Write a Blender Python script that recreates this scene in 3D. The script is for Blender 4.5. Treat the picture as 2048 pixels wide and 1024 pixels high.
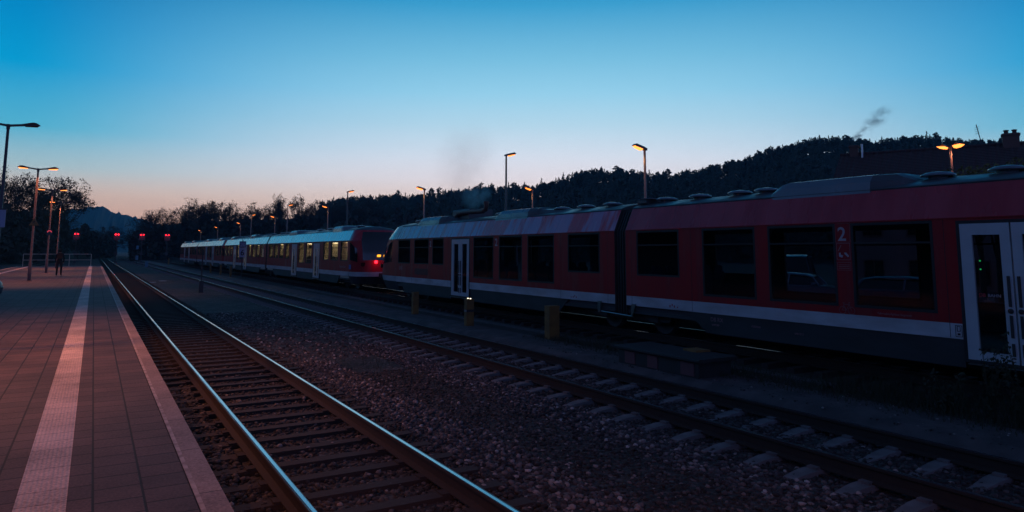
import bpy, bmesh, math, random
import numpy as np
from mathutils import Vector, Matrix
R = math.radians
random.seed(7); rng = np.random.default_rng(11)
for o in list(bpy.data.objects): bpy.data.objects.remove(o)
SC = bpy.context.scene; COL = SC.collection

# ------------------------------------------------------------------ camera
F = 1382.94; YAW = .5405; PIT = .1182; ROL = .003; PPY = 339.4; CAMZ = 2.2357
cd = bpy.data.cameras.new('camera'); cam = bpy.data.objects.new('camera', cd); COL.objects.link(cam)
fw = Vector((math.sin(YAW)*math.cos(PIT), math.cos(YAW)*math.cos(PIT), math.sin(PIT)))
rt = Vector((math.cos(YAW), -math.sin(YAW), 0)); up = rt.cross(fw)
r2 = rt*math.cos(ROL)+up*math.sin(ROL); u2 = -rt*math.sin(ROL)+up*math.cos(ROL)
m = Matrix((r2, u2, -fw)).transposed().to_4x4(); m.translation = (0, 0, CAMZ); cam.matrix_world = m
cd.sensor_width = 36; cd.lens = F/2048*36; cd.shift_y = -(512-PPY)/2048
cd.clip_start = .05; cd.clip_end = 12000
SC.camera = cam
SC.render.resolution_x = 1024; SC.render.resolution_y = 512
SC.render.engine = 'CYCLES'
SC.view_settings.view_transform = 'Standard'; SC.view_settings.look = 'None'
SC.view_settings.exposure = 0.22; SC.view_settings.gamma = 1.0; SC.view_settings.use_curve_mapping = False
SC.cycles.max_bounces = 6; SC.cycles.transparent_max_bounces = 24; SC.cycles.volume_bounces = 0

# ------------------------------------------------------------------ sky: dusk after sunset, afterglow to the north-west, dark to the east
W = bpy.data.worlds.new('World'); SC.world = W; W.use_nodes = True
nt = W.node_tree; N = nt.nodes; LK = nt.links; N.clear()
out = N.new('ShaderNodeOutputWorld'); bg = N.new('ShaderNodeBackground'); LK.new(bg.outputs[0], out.inputs[0])
tc = N.new('ShaderNodeTexCoord'); sep = N.new('ShaderNodeSeparateXYZ'); LK.new(tc.outputs['Generated'], sep.inputs[0])
def ramp(nodes, stops, interp='EASE'):
    r = nodes.new('ShaderNodeValToRGB'); r.color_ramp.interpolation = interp
    e = r.color_ramp.elements
    while len(e) > 1: e.remove(e[-1])
    e[0].position = stops[0][0]; e[0].color = (*stops[0][1], 1)
    for p, c in stops[1:]:
        x = e.new(p); x.color = (*c, 1)
    return r
# elevation stops in sin(elevation); display colours converted to linear
def lin(c): return tuple((v/255/12.92 if v <= 10 else ((v/255+.055)/1.055)**2.4) for v in c)
CENT = [(0.0, (252, 204, 180)), (.05, (262, 226, 204)), (.08, (262, 238, 230)), (.105, (252, 242, 248)), (.132, (236, 240, 252)), (.182, (190, 224, 242)), (.225, (156, 213, 238)), (.272, (124, 194, 225)), (.345, (58, 158, 205)), (.43, (4, 105, 158)), (.6, (6, 64, 106)), (.85, (30, 48, 78)), (1.0, (32, 46, 72))]
SIDE = [(0.0, (232, 166, 142)), (.03, (244, 182, 154)), (.066, (246, 210, 190)), (.10, (180, 207, 214)), (.147, (84, 182, 214)), (.22, (0, 154, 208)), (.281, (0, 135, 194)), (.36, (0, 104, 162)), (.5, (4, 70, 118)), (.85, (30, 48, 78)), (1.0, (32, 46, 72))]
EAST = [(0.0, (78, 86, 128)), (.10, (88, 104, 164)), (.3, (80, 100, 162)), (.6, (52, 68, 112)), (1.0, (32, 46, 72))]
ra, rs, rb = [ramp(N, [(p, lin(c)) for p, c in q], 'LINEAR') for q in (CENT, SIDE, EAST)]
for r_ in (ra, rs, rb): LK.new(sep.outputs['Z'], r_.inputs[0])
AZ = R(34)
vm = N.new('ShaderNodeCombineXYZ'); LK.new(sep.outputs['X'], vm.inputs[0]); LK.new(sep.outputs['Y'], vm.inputs[1])
nrm = N.new('ShaderNodeVectorMath'); nrm.operation = 'NORMALIZE'; LK.new(vm.outputs[0], nrm.inputs[0])
dt = N.new('ShaderNodeVectorMath'); dt.operation = 'DOT_PRODUCT'; LK.new(nrm.outputs[0], dt.inputs[0]); dt.inputs[1].default_value = (math.sin(AZ), math.cos(AZ), 0)
mr = N.new('ShaderNodeMapRange'); mr.interpolation_type = 'SMOOTHSTEP'; LK.new(dt.outputs['Value'], mr.inputs[0]); mr.inputs[1].default_value = -.25; mr.inputs[2].default_value = .72
m1 = N.new('ShaderNodeMixRGB'); LK.new(mr.outputs[0], m1.inputs[0]); LK.new(rb.outputs[0], m1.inputs[1]); LK.new(rs.outputs[0], m1.inputs[2])
mr2 = N.new('ShaderNodeMapRange'); mr2.interpolation_type = 'SMOOTHSTEP'; LK.new(dt.outputs['Value'], mr2.inputs[0]); mr2.inputs[1].default_value = .77; mr2.inputs[2].default_value = 1.05
mx = N.new('ShaderNodeMixRGB'); LK.new(mr2.outputs[0], mx.inputs[0]); LK.new(m1.outputs[0], mx.inputs[1]); LK.new(ra.outputs[0], mx.inputs[2])
sky = N.new('ShaderNodeTexSky'); sky.sky_type = 'NISHITA'; sky.sun_disc = False; sky.sun_elevation = R(0.5); sky.sun_rotation = AZ
sc = N.new('ShaderNodeMixRGB'); sc.blend_type = 'ADD'; sc.inputs[0].default_value = .0015; LK.new(mx.outputs[0], sc.inputs[1]); LK.new(sky.outputs[0], sc.inputs[2])
LK.new(sc.outputs[0], bg.inputs[0]); bg.inputs[1].default_value = 1.0

# ------------------------------------------------------------------ materials
def mat(name, col=(.5, .5, .5), rough=.7, metal=0, coat=0, coat_rough=.1, noise=None, bump=None, emit=None, estr=1, spec=.5, ior=None, rnoise=None):
    m = bpy.data.materials.new(name); m.use_nodes = True; n = m.node_tree.nodes; l = m.node_tree.links
    b = n['Principled BSDF']; b.inputs['Base Color'].default_value = (*col, 1); b.inputs['Roughness'].default_value = rough
    b.inputs['Metallic'].default_value = metal; b.inputs['Coat Weight'].default_value = coat; b.inputs['Coat Roughness'].default_value = coat_rough
    b.inputs['Specular IOR Level'].default_value = spec
    if ior: b.inputs['IOR'].default_value = ior
    if emit: b.inputs['Emission Color'].default_value = (*emit, 1); b.inputs['Emission Strength'].default_value = estr
    co = n.new('ShaderNodeTexCoord')
    if noise:   # (scale vec, amount, colour2)
        sc, amt, c2 = noise
        mp = n.new('ShaderNodeMapping'); mp.inputs['Scale'].default_value = sc if isinstance(sc, tuple) else (sc, sc, sc)
        l.new(co.outputs['Object'], mp.inputs[0])
        t = n.new('ShaderNodeTexNoise'); t.inputs['Scale'].default_value = 1; t.inputs['Detail'].default_value = 5; l.new(mp.outputs[0], t.inputs[0])
        rr = n.new('ShaderNodeMapRange'); rr.inputs[1].default_value = .5-amt; rr.inputs[2].default_value = .5+amt; l.new(t.outputs[0], rr.inputs[0])
        x = n.new('ShaderNodeMixRGB'); l.new(rr.outputs[0], x.inputs[0]); x.inputs[1].default_value = (*col, 1); x.inputs[2].default_value = (*c2, 1)
        l.new(x.outputs[0], b.inputs['Base Color'])
    if rnoise:  # (scale, lo, hi) roughness variation
        mp = n.new('ShaderNodeMapping'); mp.inputs['Scale'].default_value = rnoise[0] if isinstance(rnoise[0], tuple) else (rnoise[0],)*3
        l.new(co.outputs['Object'], mp.inputs[0]); t = n.new('ShaderNodeTexNoise'); t.inputs['Scale'].default_value = 1; t.inputs['Detail'].default_value = 4; l.new(mp.outputs[0], t.inputs[0])
        rr = n.new('ShaderNodeMapRange'); rr.inputs[1].default_value = .35; rr.inputs[2].default_value = .65; rr.inputs[3].default_value = rnoise[1]; rr.inputs[4].default_value = rnoise[2]
        l.new(t.outputs[0], rr.inputs[0]); l.new(rr.outputs[0], b.inputs['Roughness'])
    if bump:
        mp = n.new('ShaderNodeMapping'); mp.inputs['Scale'].default_value = (bump[0],)*3; l.new(co.outputs['Object'], mp.inputs[0])
        t = n.new('ShaderNodeTexNoise'); t.inputs['Scale'].default_value = 1; t.inputs['Detail'].default_value = 6; l.new(mp.outputs[0], t.inputs[0])
        bp = n.new('ShaderNodeBump'); bp.inputs['Distance'].default_value = bump[1]; l.new(t.outputs[0], bp.inputs['Height']); l.new(bp.outputs[0], b.inputs['Normal'])
    return m
def glass(name, tint=(.35, .38, .4), refl=1.0):
    m = bpy.data.materials.new(name); m.use_nodes = True; n = m.node_tree.nodes; l = m.node_tree.links; n.clear()
    o = n.new('ShaderNodeOutputMaterial'); t = n.new('ShaderNodeBsdfTransparent'); t.inputs[0].default_value = (*tint, 1)
    g = n.new('ShaderNodeBsdfGlossy'); g.inputs['Roughness'].default_value = .03; g.inputs[0].default_value = (refl,)*3+(1,)
    lw = n.new('ShaderNodeLayerWeight'); lw.inputs[0].default_value = .5; pw = n.new('ShaderNodeMath'); pw.operation = 'POWER'; pw.inputs[1].default_value = 5; l.new(lw.outputs['Facing'], pw.inputs[0])
    f = n.new('ShaderNodeMath'); f.operation = 'MULTIPLY_ADD'; f.inputs[1].default_value = .96; f.inputs[2].default_value = .04; l.new(pw.outputs[0], f.inputs[0]); x = n.new('ShaderNodeMixShader')
    l.new(f.outputs[0], x.inputs[0]); l.new(t.outputs[0], x.inputs[1]); l.new(g.outputs[0], x.inputs[2]); l.new(x.outputs[0], o.inputs[0]); return m
def train_paint():
    # glossy red coach paint; vertical rain streaks of pale dust on it
    m = mat('train_red_paint', (.38, .015, .019), .5, coat=.2, coat_rough=.12, ior=1.45, spec=.3)
    n = m.node_tree.nodes; l = m.node_tree.links; b = n['Principled BSDF']
    co = n.new('ShaderNodeTexCoord'); mp = n.new('ShaderNodeMapping'); mp.inputs['Scale'].default_value = (1, 3.2, .35); l.new(co.outputs['Object'], mp.inputs[0])
    t = n.new('ShaderNodeTexNoise'); t.inputs['Scale'].default_value = 1; t.inputs['Detail'].default_value = 5; l.new(mp.outputs[0], t.inputs[0])
    rr = n.new('ShaderNodeMapRange'); rr.inputs[1].default_value = .45; rr.inputs[2].default_value = .62; l.new(t.outputs[0], rr.inputs[0])
    x = n.new('ShaderNodeMixRGB'); l.new(rr.outputs[0], x.inputs[0]); x.inputs[1].default_value = (.38, .015, .019, 1); x.inputs[2].default_value = (.30, .022, .026, 1); l.new(x.outputs[0], b.inputs['Base Color'])
    r3 = n.new('ShaderNodeMapRange'); r3.inputs[1].default_value = 0; r3.inputs[2].default_value = 1; r3.inputs[3].default_value = .1; r3.inputs[4].default_value = .3; l.new(rr.outputs[0], r3.inputs[0]); l.new(r3.outputs[0], b.inputs['Coat Roughness'])
    return m
M = {}
M['red'] = train_paint()
M['band'] = mat('upper_band_paint', (.40, .016, .032), .4, coat=.42, coat_rough=.07, ior=1.5, noise=((1, 1.9, .22), .09, (.46, .035, .055)), rnoise=((1, 2.4, .4), .14, .4))
M['white'] = mat('train_white_paint', (.64, .66, .68), .4, coat=.3, noise=((2, 1.4, 5), .16, (.47, .47, .47)))
M['doorwhite'] = mat('door_pale_paint', (.58, .64, .66), .35, coat=.4, noise=(3, .25, (.5, .55, .57)))
M['skirt'] = mat('skirt_grey', (.05, .053, .058), .65, noise=((2, 1.2, 4), .2, (.033, .032, .032)))
M['roof'] = mat('roof_grey', (.09, .11, .12), .45, noise=((2, .6, 2), .3, (.06, .07, .075)), rnoise=((2, 2, 2), .35, .6))
M['unit'] = mat('roof_unit_grey', (.16, .22, .25), .3, coat=.3, noise=((2, 1, 2), .3, (.12, .17, .2)), rnoise=((3, 3, 3), .22, .45))
M['rubber'] = mat('black_rubber', (.02, .02, .022), .6)
M['black'] = mat('black_steel', (.045, .045, .048), .65, noise=(6, .2, (.04, .035, .03)))
M['bright'] = mat('bright_metal', (.45, .48, .5), .3, metal=1)
M['glassdark'] = glass('tinted_window_glass', (.70, .72, .74), .35)
M['glassclear'] = glass('clear_window_glass', (.75, .75, .72))
M['shield'] = mat('windscreen_glass', (.01, .012, .015), .06, spec=.8, coat=.5)
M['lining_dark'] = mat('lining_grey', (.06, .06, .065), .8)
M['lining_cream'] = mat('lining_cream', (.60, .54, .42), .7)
M['seat'] = mat('seat_fabric', (.02, .03, .07), .9)
M['ceil_lamp'] = mat('ceiling_lamp', (1, .9, .6), .5, emit=(1, .80, .52), estr=5)
M['ceil_dim'] = mat('dimmed_ceiling_lamp', (1, .9, .6), .5, emit=(1, .80, .50), estr=1.3)
M['redlamp'] = mat('red_lamp', (.5, .02, .02), .3, emit=(1, .012, .025), estr=4.5)
M['yellowlamp'] = mat('yellow_lamp', (.8, .5, .1), .3, emit=(1, .36, .02), estr=1.9)
M['display'] = mat('orange_display', (.1, .03, .01), .3, emit=(1, .16, .01), estr=1.4)
M['greenled'] = mat('green_led', (.02, .3, .08), .3, emit=(.02, .5, .12), estr=.9)
M['mark'] = mat('pale_marking', (.46, .42, .46), .5)
M['markdim'] = mat('dull_marking', (.34, .17, .19), .5)
M['bluemark'] = mat('blue_sticker', (.04, .12, .45), .4)
M['sodium'] = mat('sodium_lamp_glass', (1, .6, .2), .3, emit=(1, .235, .03), estr=2.3)
M['sodium_hot'] = mat('sodium_lamp_glass_near', (1, .6, .2), .3, emit=(1, .25, .045), estr=2.7)
M['pole'] = mat('galvanised_pole', (.26, .22, .20), .5, noise=((8, 8, 1), .2, (.22, .19, .18)))
M['polered'] = mat('painted_pole', (.075, .055, .07), .5, noise=((8, 8, 1), .2, (.07, .05, .06)))
M['head'] = mat('lamp_housing', (.05, .045, .05), .4, coat=.2)
M['concrete'] = mat('sleeper_concrete', (.215, .195, .195), .85, noise=(5, .16, (.12, .11, .11)), bump=(60, .004))
M['wood'] = mat('sleeper_timber', (.038, .028, .025), .9, noise=((3, 18, 6), .2, (.045, .03, .027)), bump=(30, .006))
M['rust'] = mat('rail_rust', (.030, .018, .014), .85, noise=(14, .2, (.042, .024, .017)))
M['railtop'] = mat('polished_rail', (.62, .64, .66), .16, metal=1, rnoise=((6, .5, 6), .1, .24))
M['railshoulder'] = mat('rail_shoulder', (.07, .045, .05), .5, metal=.4, rnoise=((8, 1, 8), .3, .55))
M['railtopdull'] = mat('worn_rail', (.16, .17, .18), .38, metal=.9, rnoise=((6, 1, 6), .16, .34))
M['yellow'] = mat('yellow_post_paint', (.32, .165, .045), .6, noise=(5, .2, (.19, .10, .035)))
M['whitepaint'] = mat('white_paint', (.7, .7, .72), .5)
M['redpaint'] = mat('red_paint', (.5, .04, .05), .5)
M['signblue'] = mat('sign_face', (.30, .34, .50), .5)
M['asphalt'] = mat('asphalt', (.045, .045, .05), .85, noise=(2, .3, (.03, .03, .033)), bump=(80, .004))
M['soil'] = mat('soil', (.04, .034, .032), .95, noise=(1.2, .2, (.07, .06, .052)), bump=(25, .03))
M['path'] = mat('fine_gravel', (.135, .11, .108), .9, noise=(2.2, .14, (.07, .06, .06)), bump=(70, .012))
M['grass'] = mat('weeds', (.05, .06, .03), .8, noise=(3, .2, (.035, .04, .022)))
M['leafyellow'] = mat('yellowing_leaves', (.22, .17, .04), .7, noise=(2, .2, (.12, .11, .03)))
M['leafdark'] = mat('dark_foliage', (.045, .045, .035), .85, noise=(.6, .2, (.075, .06, .045)))
M['needle'] = mat('pine_needles', (.045, .07, .055), .85, noise=(.4, .2, (.065, .085, .06)))
M['bark'] = mat('bark', (.05, .04, .033), .9, noise=(4, .2, (.03, .025, .02)))
M['hillwood'] = mat('hill_woodland', (.03, .045, .035), .95, noise=(.02, .15, (.045, .055, .04)))
M['tilesroof'] = mat('roof_tiles', (.075, .042, .04), .85)
M['wall'] = mat('house_render', (.24, .19, .17), .85, noise=(1, .2, (.18, .14, .13)))
M['brick'] = mat('chimney_brick', (.14, .08, .065), .85, bump=(20, .01))

def ballast_mat(name, c1, c2, c3, scale):
    m = mat(name, c1, .9); n = m.node_tree.nodes; l = m.node_tree.links; b = n['Principled BSDF']
    co = n.new('ShaderNodeTexCoord'); v = n.new('ShaderNodeTexVoronoi'); v.inputs['Scale'].default_value = scale; l.new(co.outputs['Object'], v.inputs[0])
    s = n.new('ShaderNodeSeparateColor'); l.new(v.outputs['Color'], s.inputs[0])
    r = ramp(n, [(0, c1), (.55, c2), (.86, c2), (1, c3)], 'LINEAR'); l.new(s.outputs[0], r.inputs[0])
    n2 = n.new('ShaderNodeTexNoise'); n2.inputs['Scale'].default_value = .9; n2.inputs['Detail'].default_value = 4; l.new(co.outputs['Object'], n2.inputs[0])
    mr = n.new('ShaderNodeMapRange'); mr.inputs[1].default_value = .3; mr.inputs[2].default_value = .7; mr.inputs[3].default_value = .45; mr.inputs[4].default_value = 1.25; l.new(n2.outputs[0], mr.inputs[0])
    mu = n.new('ShaderNodeMixRGB'); mu.blend_type = 'MULTIPLY'; mu.inputs[0].default_value = 1; l.new(r.outputs[0], mu.inputs[1]); l.new(mr.outputs[0], mu.inputs[2]); l.new(mu.outputs[0], b.inputs['Base Color'])
    bp = n.new('ShaderNodeBump'); bp.inputs['Distance'].default_value = .03; bp.invert = True; l.new(v.outputs['Distance'], bp.inputs['Height']); l.new(bp.outputs[0], b.inputs['Normal'])
    return m
M['ballast'] = ballast_mat('ballast', (.028, .023, .021), (.06, .052, .05), (.18, .15, .14), 16)
def stone_mat(name, stops):
    m = mat(name, (.1, .1, .1), .9, bump=(90, .003)); n = m.node_tree.nodes; l = m.node_tree.links; b = n['Principled BSDF']
    at = n.new('ShaderNodeAttribute'); at.attribute_name = 'tone'; r = ramp(n, stops, 'LINEAR'); l.new(at.outputs['Fac'], r.inputs[0]); l.new(r.outputs[0], b.inputs['Base Color']); return m
M['stone'] = stone_mat('ballast_stone', [(0, (.025, .021, .021)), (.35, (.06, .052, .052)), (.65, (.10, .09, .095)), (.85, (.165, .135, .125)), (.97, (.32, .28, .26)), (1, (.52, .48, .44))])
M['darkstone'] = stone_mat('dark_ballast_stone', [(0, (.018, .015, .014)), (.6, (.045, .038, .036)), (.9, (.10, .085, .08)), (.985, (.16, .13, .12)), (1, (.42, .36, .32))])

def paving_mat(name, c1, c2, joint, bw, rh, x0, groove=False, jw=.009):
    m = mat(name, c1, .8); n = m.node_tree.nodes; l = m.node_tree.links; b = n['Principled BSDF']
    co = n.new('ShaderNodeTexCoord'); mp = n.new('ShaderNodeMapping'); l.new(co.outputs['Object'], mp.inputs[0])
    mp.inputs['Rotation'].default_value = (0, 0, R(90)); mp.inputs['Location'].default_value = (0, -x0, 0)
    br = n.new('ShaderNodeTexBrick'); l.new(mp.outputs[0], br.inputs[0]); br.offset = .5
    br.inputs['Scale'].default_value = 1; br.inputs['Brick Width'].default_value = bw; br.inputs['Row Height'].default_value = rh
    br.inputs['Mortar Size'].default_value = jw; br.inputs['Mortar Smooth'].default_value = .3; br.inputs['Bias'].default_value = 0
    br.inputs['Color1'].default_value = (*c1, 1); br.inputs['Color2'].default_value = (*c2, 1); br.inputs['Mortar'].default_value = (*joint, 1)
    n2 = n.new('ShaderNodeTexNoise'); n2.inputs['Scale'].default_value = 1.3; n2.inputs['Detail'].default_value = 7; l.new(co.outputs['Object'], n2.inputs[0])
    n3 = n.new('ShaderNodeTexNoise'); n3.inputs['Scale'].default_value = 55; n3.inputs['Detail'].default_value = 4; l.new(co.outputs['Object'], n3.inputs[0])
    ad = n.new('ShaderNodeMath'); ad.operation = 'ADD'; l.new(n2.outputs[0], ad.inputs[0]); l.new(n3.outputs[0], ad.inputs[1])
    mr = n.new('ShaderNodeMapRange'); mr.inputs[1].default_value = .7; mr.inputs[2].default_value = 1.3; mr.inputs[3].default_value = .52; mr.inputs[4].default_value = 1.4; l.new(ad.outputs[0], mr.inputs[0])
    mu = n.new('ShaderNodeMixRGB'); mu.blend_type = 'MULTIPLY'; mu.inputs[0].default_value = 1; l.new(br.outputs[0], mu.inputs[1]); l.new(mr.outputs[0], mu.inputs[2]); l.new(mu.outputs[0], b.inputs['Base Color'])
    h = n.new('ShaderNodeMath'); h.operation = 'SUBTRACT'; h.inputs[0].default_value = 1; l.new(br.outputs['Fac'], h.inputs[1])
    hs = n.new('ShaderNodeMath'); hs.operation = 'MULTIPLY_ADD'; l.new(n3.outputs[0], hs.inputs[0]); hs.inputs[1].default_value = .35; l.new(h.outputs[0], hs.inputs[2])
    last = hs
    if groove:
        wv = n.new('ShaderNodeTexWave'); wv.bands_direction = 'X'; wv.inputs['Scale'].default_value = 10.6; wv.inputs['Distortion'].default_value = .1; l.new(co.outputs['Object'], wv.inputs[0])
        h2 = n.new('ShaderNodeMath'); h2.operation = 'MULTIPLY_ADD'; l.new(wv.outputs['Fac'], h2.inputs[0]); h2.inputs[1].default_value = .9; l.new(hs.outputs[0], h2.inputs[2]); last = h2
    bp = n.new('ShaderNodeBump'); bp.inputs['Distance'].default_value = .004; l.new(last.outputs[0], bp.inputs['Height']); l.new(bp.outputs[0], b.inputs['Normal'])
    return m
M['paving'] = paving_mat('platform_paving', (.135, .078, .072), (.088, .055, .053), (.014, .010, .010), .3, .3, .1)
M['tactile'] = paving_mat('tactile_paving', (.70, .52, .46), (.60, .46, .41), (.12, .08, .075), .3, 50, 0, True, .005)
M['edge'] = paving_mat('edge_stone', (.34, .24, .21), (.30, .21, .19), (.03, .025, .025), 1.2, 50, 0, False, .006)
M['edgeline'] = mat('worn_edge_line', (.55, .42, .38), .8, noise=(9, .12, (.3, .22, .2)))

# ------------------------------------------------------------------ mesh builder
class MB:
    def __init__(s): s.v = []; s.f = []; s.m = []; s.s = []
    def add(s, vs, fs, mi=0, sm=False):
        o = len(s.v); s.v += [tuple(p) for p in vs]; s.f += [tuple(i+o for i in f) for f in fs]; s.m += [mi]*len(fs); s.s += [sm]*len(fs); return s
    def box(s, x0, x1, y0, y1, z0, z1, mi=0):
        return s.add([(x0, y0, z0), (x1, y0, z0), (x1, y1, z0), (x0, y1, z0), (x0, y0, z1), (x1, y0, z1), (x1, y1, z1), (x0, y1, z1)],
                     [(0, 3, 2, 1), (4, 5, 6, 7), (0, 1, 5, 4), (1, 2, 6, 5), (2, 3, 7, 6), (3, 0, 4, 7)], mi)
    def bbox(s, x0, x1, y0, y1, z0, z1, b, mi=0):   # box with chamfered long edges
        pr = [(x0+b, z0), (x1-b, z0), (x1, z0+b), (x1, z1-b), (x1-b, z1), (x0+b, z1), (x0, z1-b), (x0, z0+b)]
        e = [(x, y0, z) for x, z in pr]; g = [(x, y1, z) for x, z in pr]; n = 8
        return s.add(e+g, [tuple(range(n)), tuple(range(2*n-1, n-1, -1))]+[(i, i+n, (i+1) % n+n, (i+1) % n) for i in range(n)], mi)
    def tube(s, pts, rad, seg=8, mi=0, cap=True, sm=True):
        P = [Vector(p) for p in pts]; n = len(P); rad = rad if isinstance(rad, (list, tuple)) else [rad]*n; vs = []; prev = None
        for i, p in enumerate(P):
            d = (P[min(i+1, n-1)]-P[max(i-1, 0)]).normalized()
            a = d.cross(Vector((0, 0, 1)) if abs(d.z) < .95 else Vector((0, 1, 0))).normalized(); b = d.cross(a)
            if prev is not None:
                a = (prev-d*prev.dot(d)).normalized(); b = d.cross(a)
            prev = a
            for k in range(seg):
                t = 2*math.pi*k/seg; vs.append(p+(a*math.cos(t)+b*math.sin(t))*rad[i])
        fs = [(i*seg+k, i*seg+(k+1) % seg, (i+1)*seg+(k+1) % seg, (i+1)*seg+k) for i in range(n-1) for k in range(seg)]
        s.add(vs, fs, mi, sm)
        if cap: s.add(vs[:seg], [tuple(range(seg))[::-1]], mi); s.add(vs[-seg:], [tuple(range(seg))], mi)
        return s
    def lathe(s, prof, c=(0, 0, 0), seg=16, mi=0, axis='z'):
        vs = []
        for r, h in prof:
            for k in range(seg):
                t = 2*math.pi*k/seg; a, b = r*math.cos(t), r*math.sin(t)
                vs.append((c[0]+a, c[1]+b, c[2]+h) if axis == 'z' else (c[0]+h, c[1]+a, c[2]+b) if axis == 'x' else (c[0]+a, c[1]+h, c[2]+b))
        n = len(prof)
        return s.add(vs, [(i*seg+k, i*seg+(k+1) % seg, (i+1)*seg+(k+1) % seg, (i+1)*seg+k) for i in range(n-1) for k in range(seg)], mi, True)
    def extr(s, poly, axis, a0, a1, mi=0):          # extrude 2D polygon along axis
        def pt(p, a): return (a, p[0], p[1]) if axis == 'x' else (p[0], a, p[1]) if axis == 'y' else (p[0], p[1], a)
        n = len(poly)
        return s.add([pt(p, a0) for p in poly]+[pt(p, a1) for p in poly], [tuple(range(n)), tuple(range(2*n-1, n-1, -1))]+[(i, i+n, (i+1) % n+n, (i+1) % n) for i in range(n)], mi)
    def mesh(s, name, mats):
        me = bpy.data.meshes.new(name); me.from_pydata(s.v, [], s.f); me.polygons.foreach_set('material_index', s.m); me.polygons.foreach_set('use_smooth', s.s)
        for mm in (mats if isinstance(mats, (list, tuple)) else [mats]): me.materials.append(M[mm] if isinstance(mm, str) else mm)
        bm = bmesh.new(); bm.from_mesh(me); bmesh.ops.recalc_face_normals(bm, faces=bm.faces); bm.to_mesh(me); bm.free(); me.update(); return me
    def build(s, name, mats, parent=None, loc=(0, 0, 0), rz=0): return place(name, s.mesh(name, mats), parent, loc, rz)
def place(name, me, parent=None, loc=(0, 0, 0), rz=0):
    o = bpy.data.objects.new(name, me); COL.objects.link(o); o.location = loc; o.rotation_euler = (0, 0, rz)
    if parent: o.parent = parent
    return o
def tag(o, label=None, cat=None, group=None, kind=None):
    if label: o['label'] = label
    if cat: o['category'] = cat
    if group: o['group'] = group
    if kind: o['kind'] = kind
    return o
def thing(name, label, cat, loc=(0, 0, 0), rz=0, group=None): return tag(place(name, None, None, loc, rz), label, cat, group)
def struct(name, mb, mats, label=None, cat=None): return tag(mb.build(name, mats), label, cat, None, 'structure')
def copy_tree(o, parent=None):
    c = o.copy(); COL.objects.link(c)
    if parent: c.parent = parent
    for ch in [k for k in bpy.data.objects if k.parent == o]: copy_tree(ch, c)
    return c
def quadgrid(xs, zf, y0, y1, ny=2):
    mb = MB(); ys = np.linspace(y0, y1, ny); vs = [(x, y, zf(x)) for y in ys for x in xs]; n = len(xs)
    mb.add(vs, [(j*n+i, j*n+i+1, (j+1)*n+i+1, (j+1)*n+i) for j in range(ny-1) for i in range(n-1)]); return mb
def text_obj(name, s, size, loc, mt, parent, ext=.001, bold=0, align='LEFT'):
    cu = bpy.data.curves.new(name, 'FONT'); cu.body = s; cu.size = size; cu.extrude = ext; cu.offset = bold; cu.align_x = align
    t = bpy.data.objects.new(name, cu); me = bpy.data.meshes.new_from_object(t); bpy.data.objects.remove(t)
    mw = Matrix(((0, 0, -1), (-1, 0, 0), (0, 1, 0))).to_4x4()  # reads from the platform side
    me.transform(mw); me.materials.clear(); me.materials.append(M[mt]); return place(name, me, parent, loc)

def az_pos(px, dist):
    d = (r2*((px-1024)/F)-u2*((495-PPY)/F)+fw); h = math.hypot(d.x, d.y); return d.x/h*dist, d.y/h*dist
def top_z(px, py, dist):
    d = (r2*((px-1024)/F)-u2*((py-PPY)/F)+fw); return CAMZ+d.z/math.hypot(d.x, d.y)*dist

# ------------------------------------------------------------------ ground
def gz(x):
    if x < 8.9: return -.238
    if x < 9.4: return -.238+(x-8.9)/.5*.208
    return -.03
xs = [-1450, -600, -60, -8.5, .7, 4, 6, 8.9, 9.15, 9.4, 12, 20, 60, 200, 700, 1450]
g = MB(); ys = [-180, -60, 0, 40, 120, 300, 800, 2520]; n = len(xs)
g.add([(x, y, gz(x)) for y in ys for x in xs], [(j*n+i, j*n+i+1, (j+1)*n+i+1, (j+1)*n+i) for j in range(len(ys)-1) for i in range(n-1)])
struct('ground', g, 'soil')
struct('ballast_bed', quadgrid([.72, 2, 4, 6, 8, 8.85, 9.0], lambda x: gz(x)+.012, -20, 330), 'ballast')
struct('path', quadgrid([9.02, 9.15, 9.42, 10.35], lambda x: gz(x)+.01, -20, 200), 'path')
struct('car_park', quadgrid([15.5, 60], lambda x: gz(x)+.012, -20, 75), 'asphalt')

# platform
P1, P0, PE = .86, -6.78, 89.0
pl = MB(); pl.extr([(P0, -.4), (P1-.08, -.4), (P1-.08, .40), (P1, .43), (P1, .52), (P0, .52)], 'y', -12, PE)
struct('platform', pl, mat('platform_wall', (.10, .09, .085), .9, noise=(3, .25, (.06, .055, .05)), bump=(30, .01)))
def sheet(name, x0, x1, z, mt, y0=-12, y1=PE): 
    mb = MB(); mb.box(x0, x1, y0, y1, .515, z); struct(name, mb, mt)
TX0, TX1 = -.345, -.05
LX0, LX1 = -5.87, -5.575
sheet('paving_centre', LX1, TX0, .567, 'paving'); sheet('paving_trackside', TX1, .70, .567, 'paving'); sheet('paving_far_side', -6.62, LX0, .567, 'paving')
sheet('tactile_strip', TX0, TX1, .570, 'tactile'); sheet('tactile_strip', LX0, LX1, .570, 'tactile')
sheet('platform_edge_stone', .73, P1+.02, .572, 'edge'); sheet('platform_edge_stone', P0-.02, -6.65, .572, 'edge')
sheet('platform_edge_line', .70, .73, .5735, 'edgeline'); sheet('platform_edge_line', -6.65, -6.62, .5735, 'edgeline')
sheet('platform_end_stone', P0, P1, .569, 'edgeline', PE, PE+.15)

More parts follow.
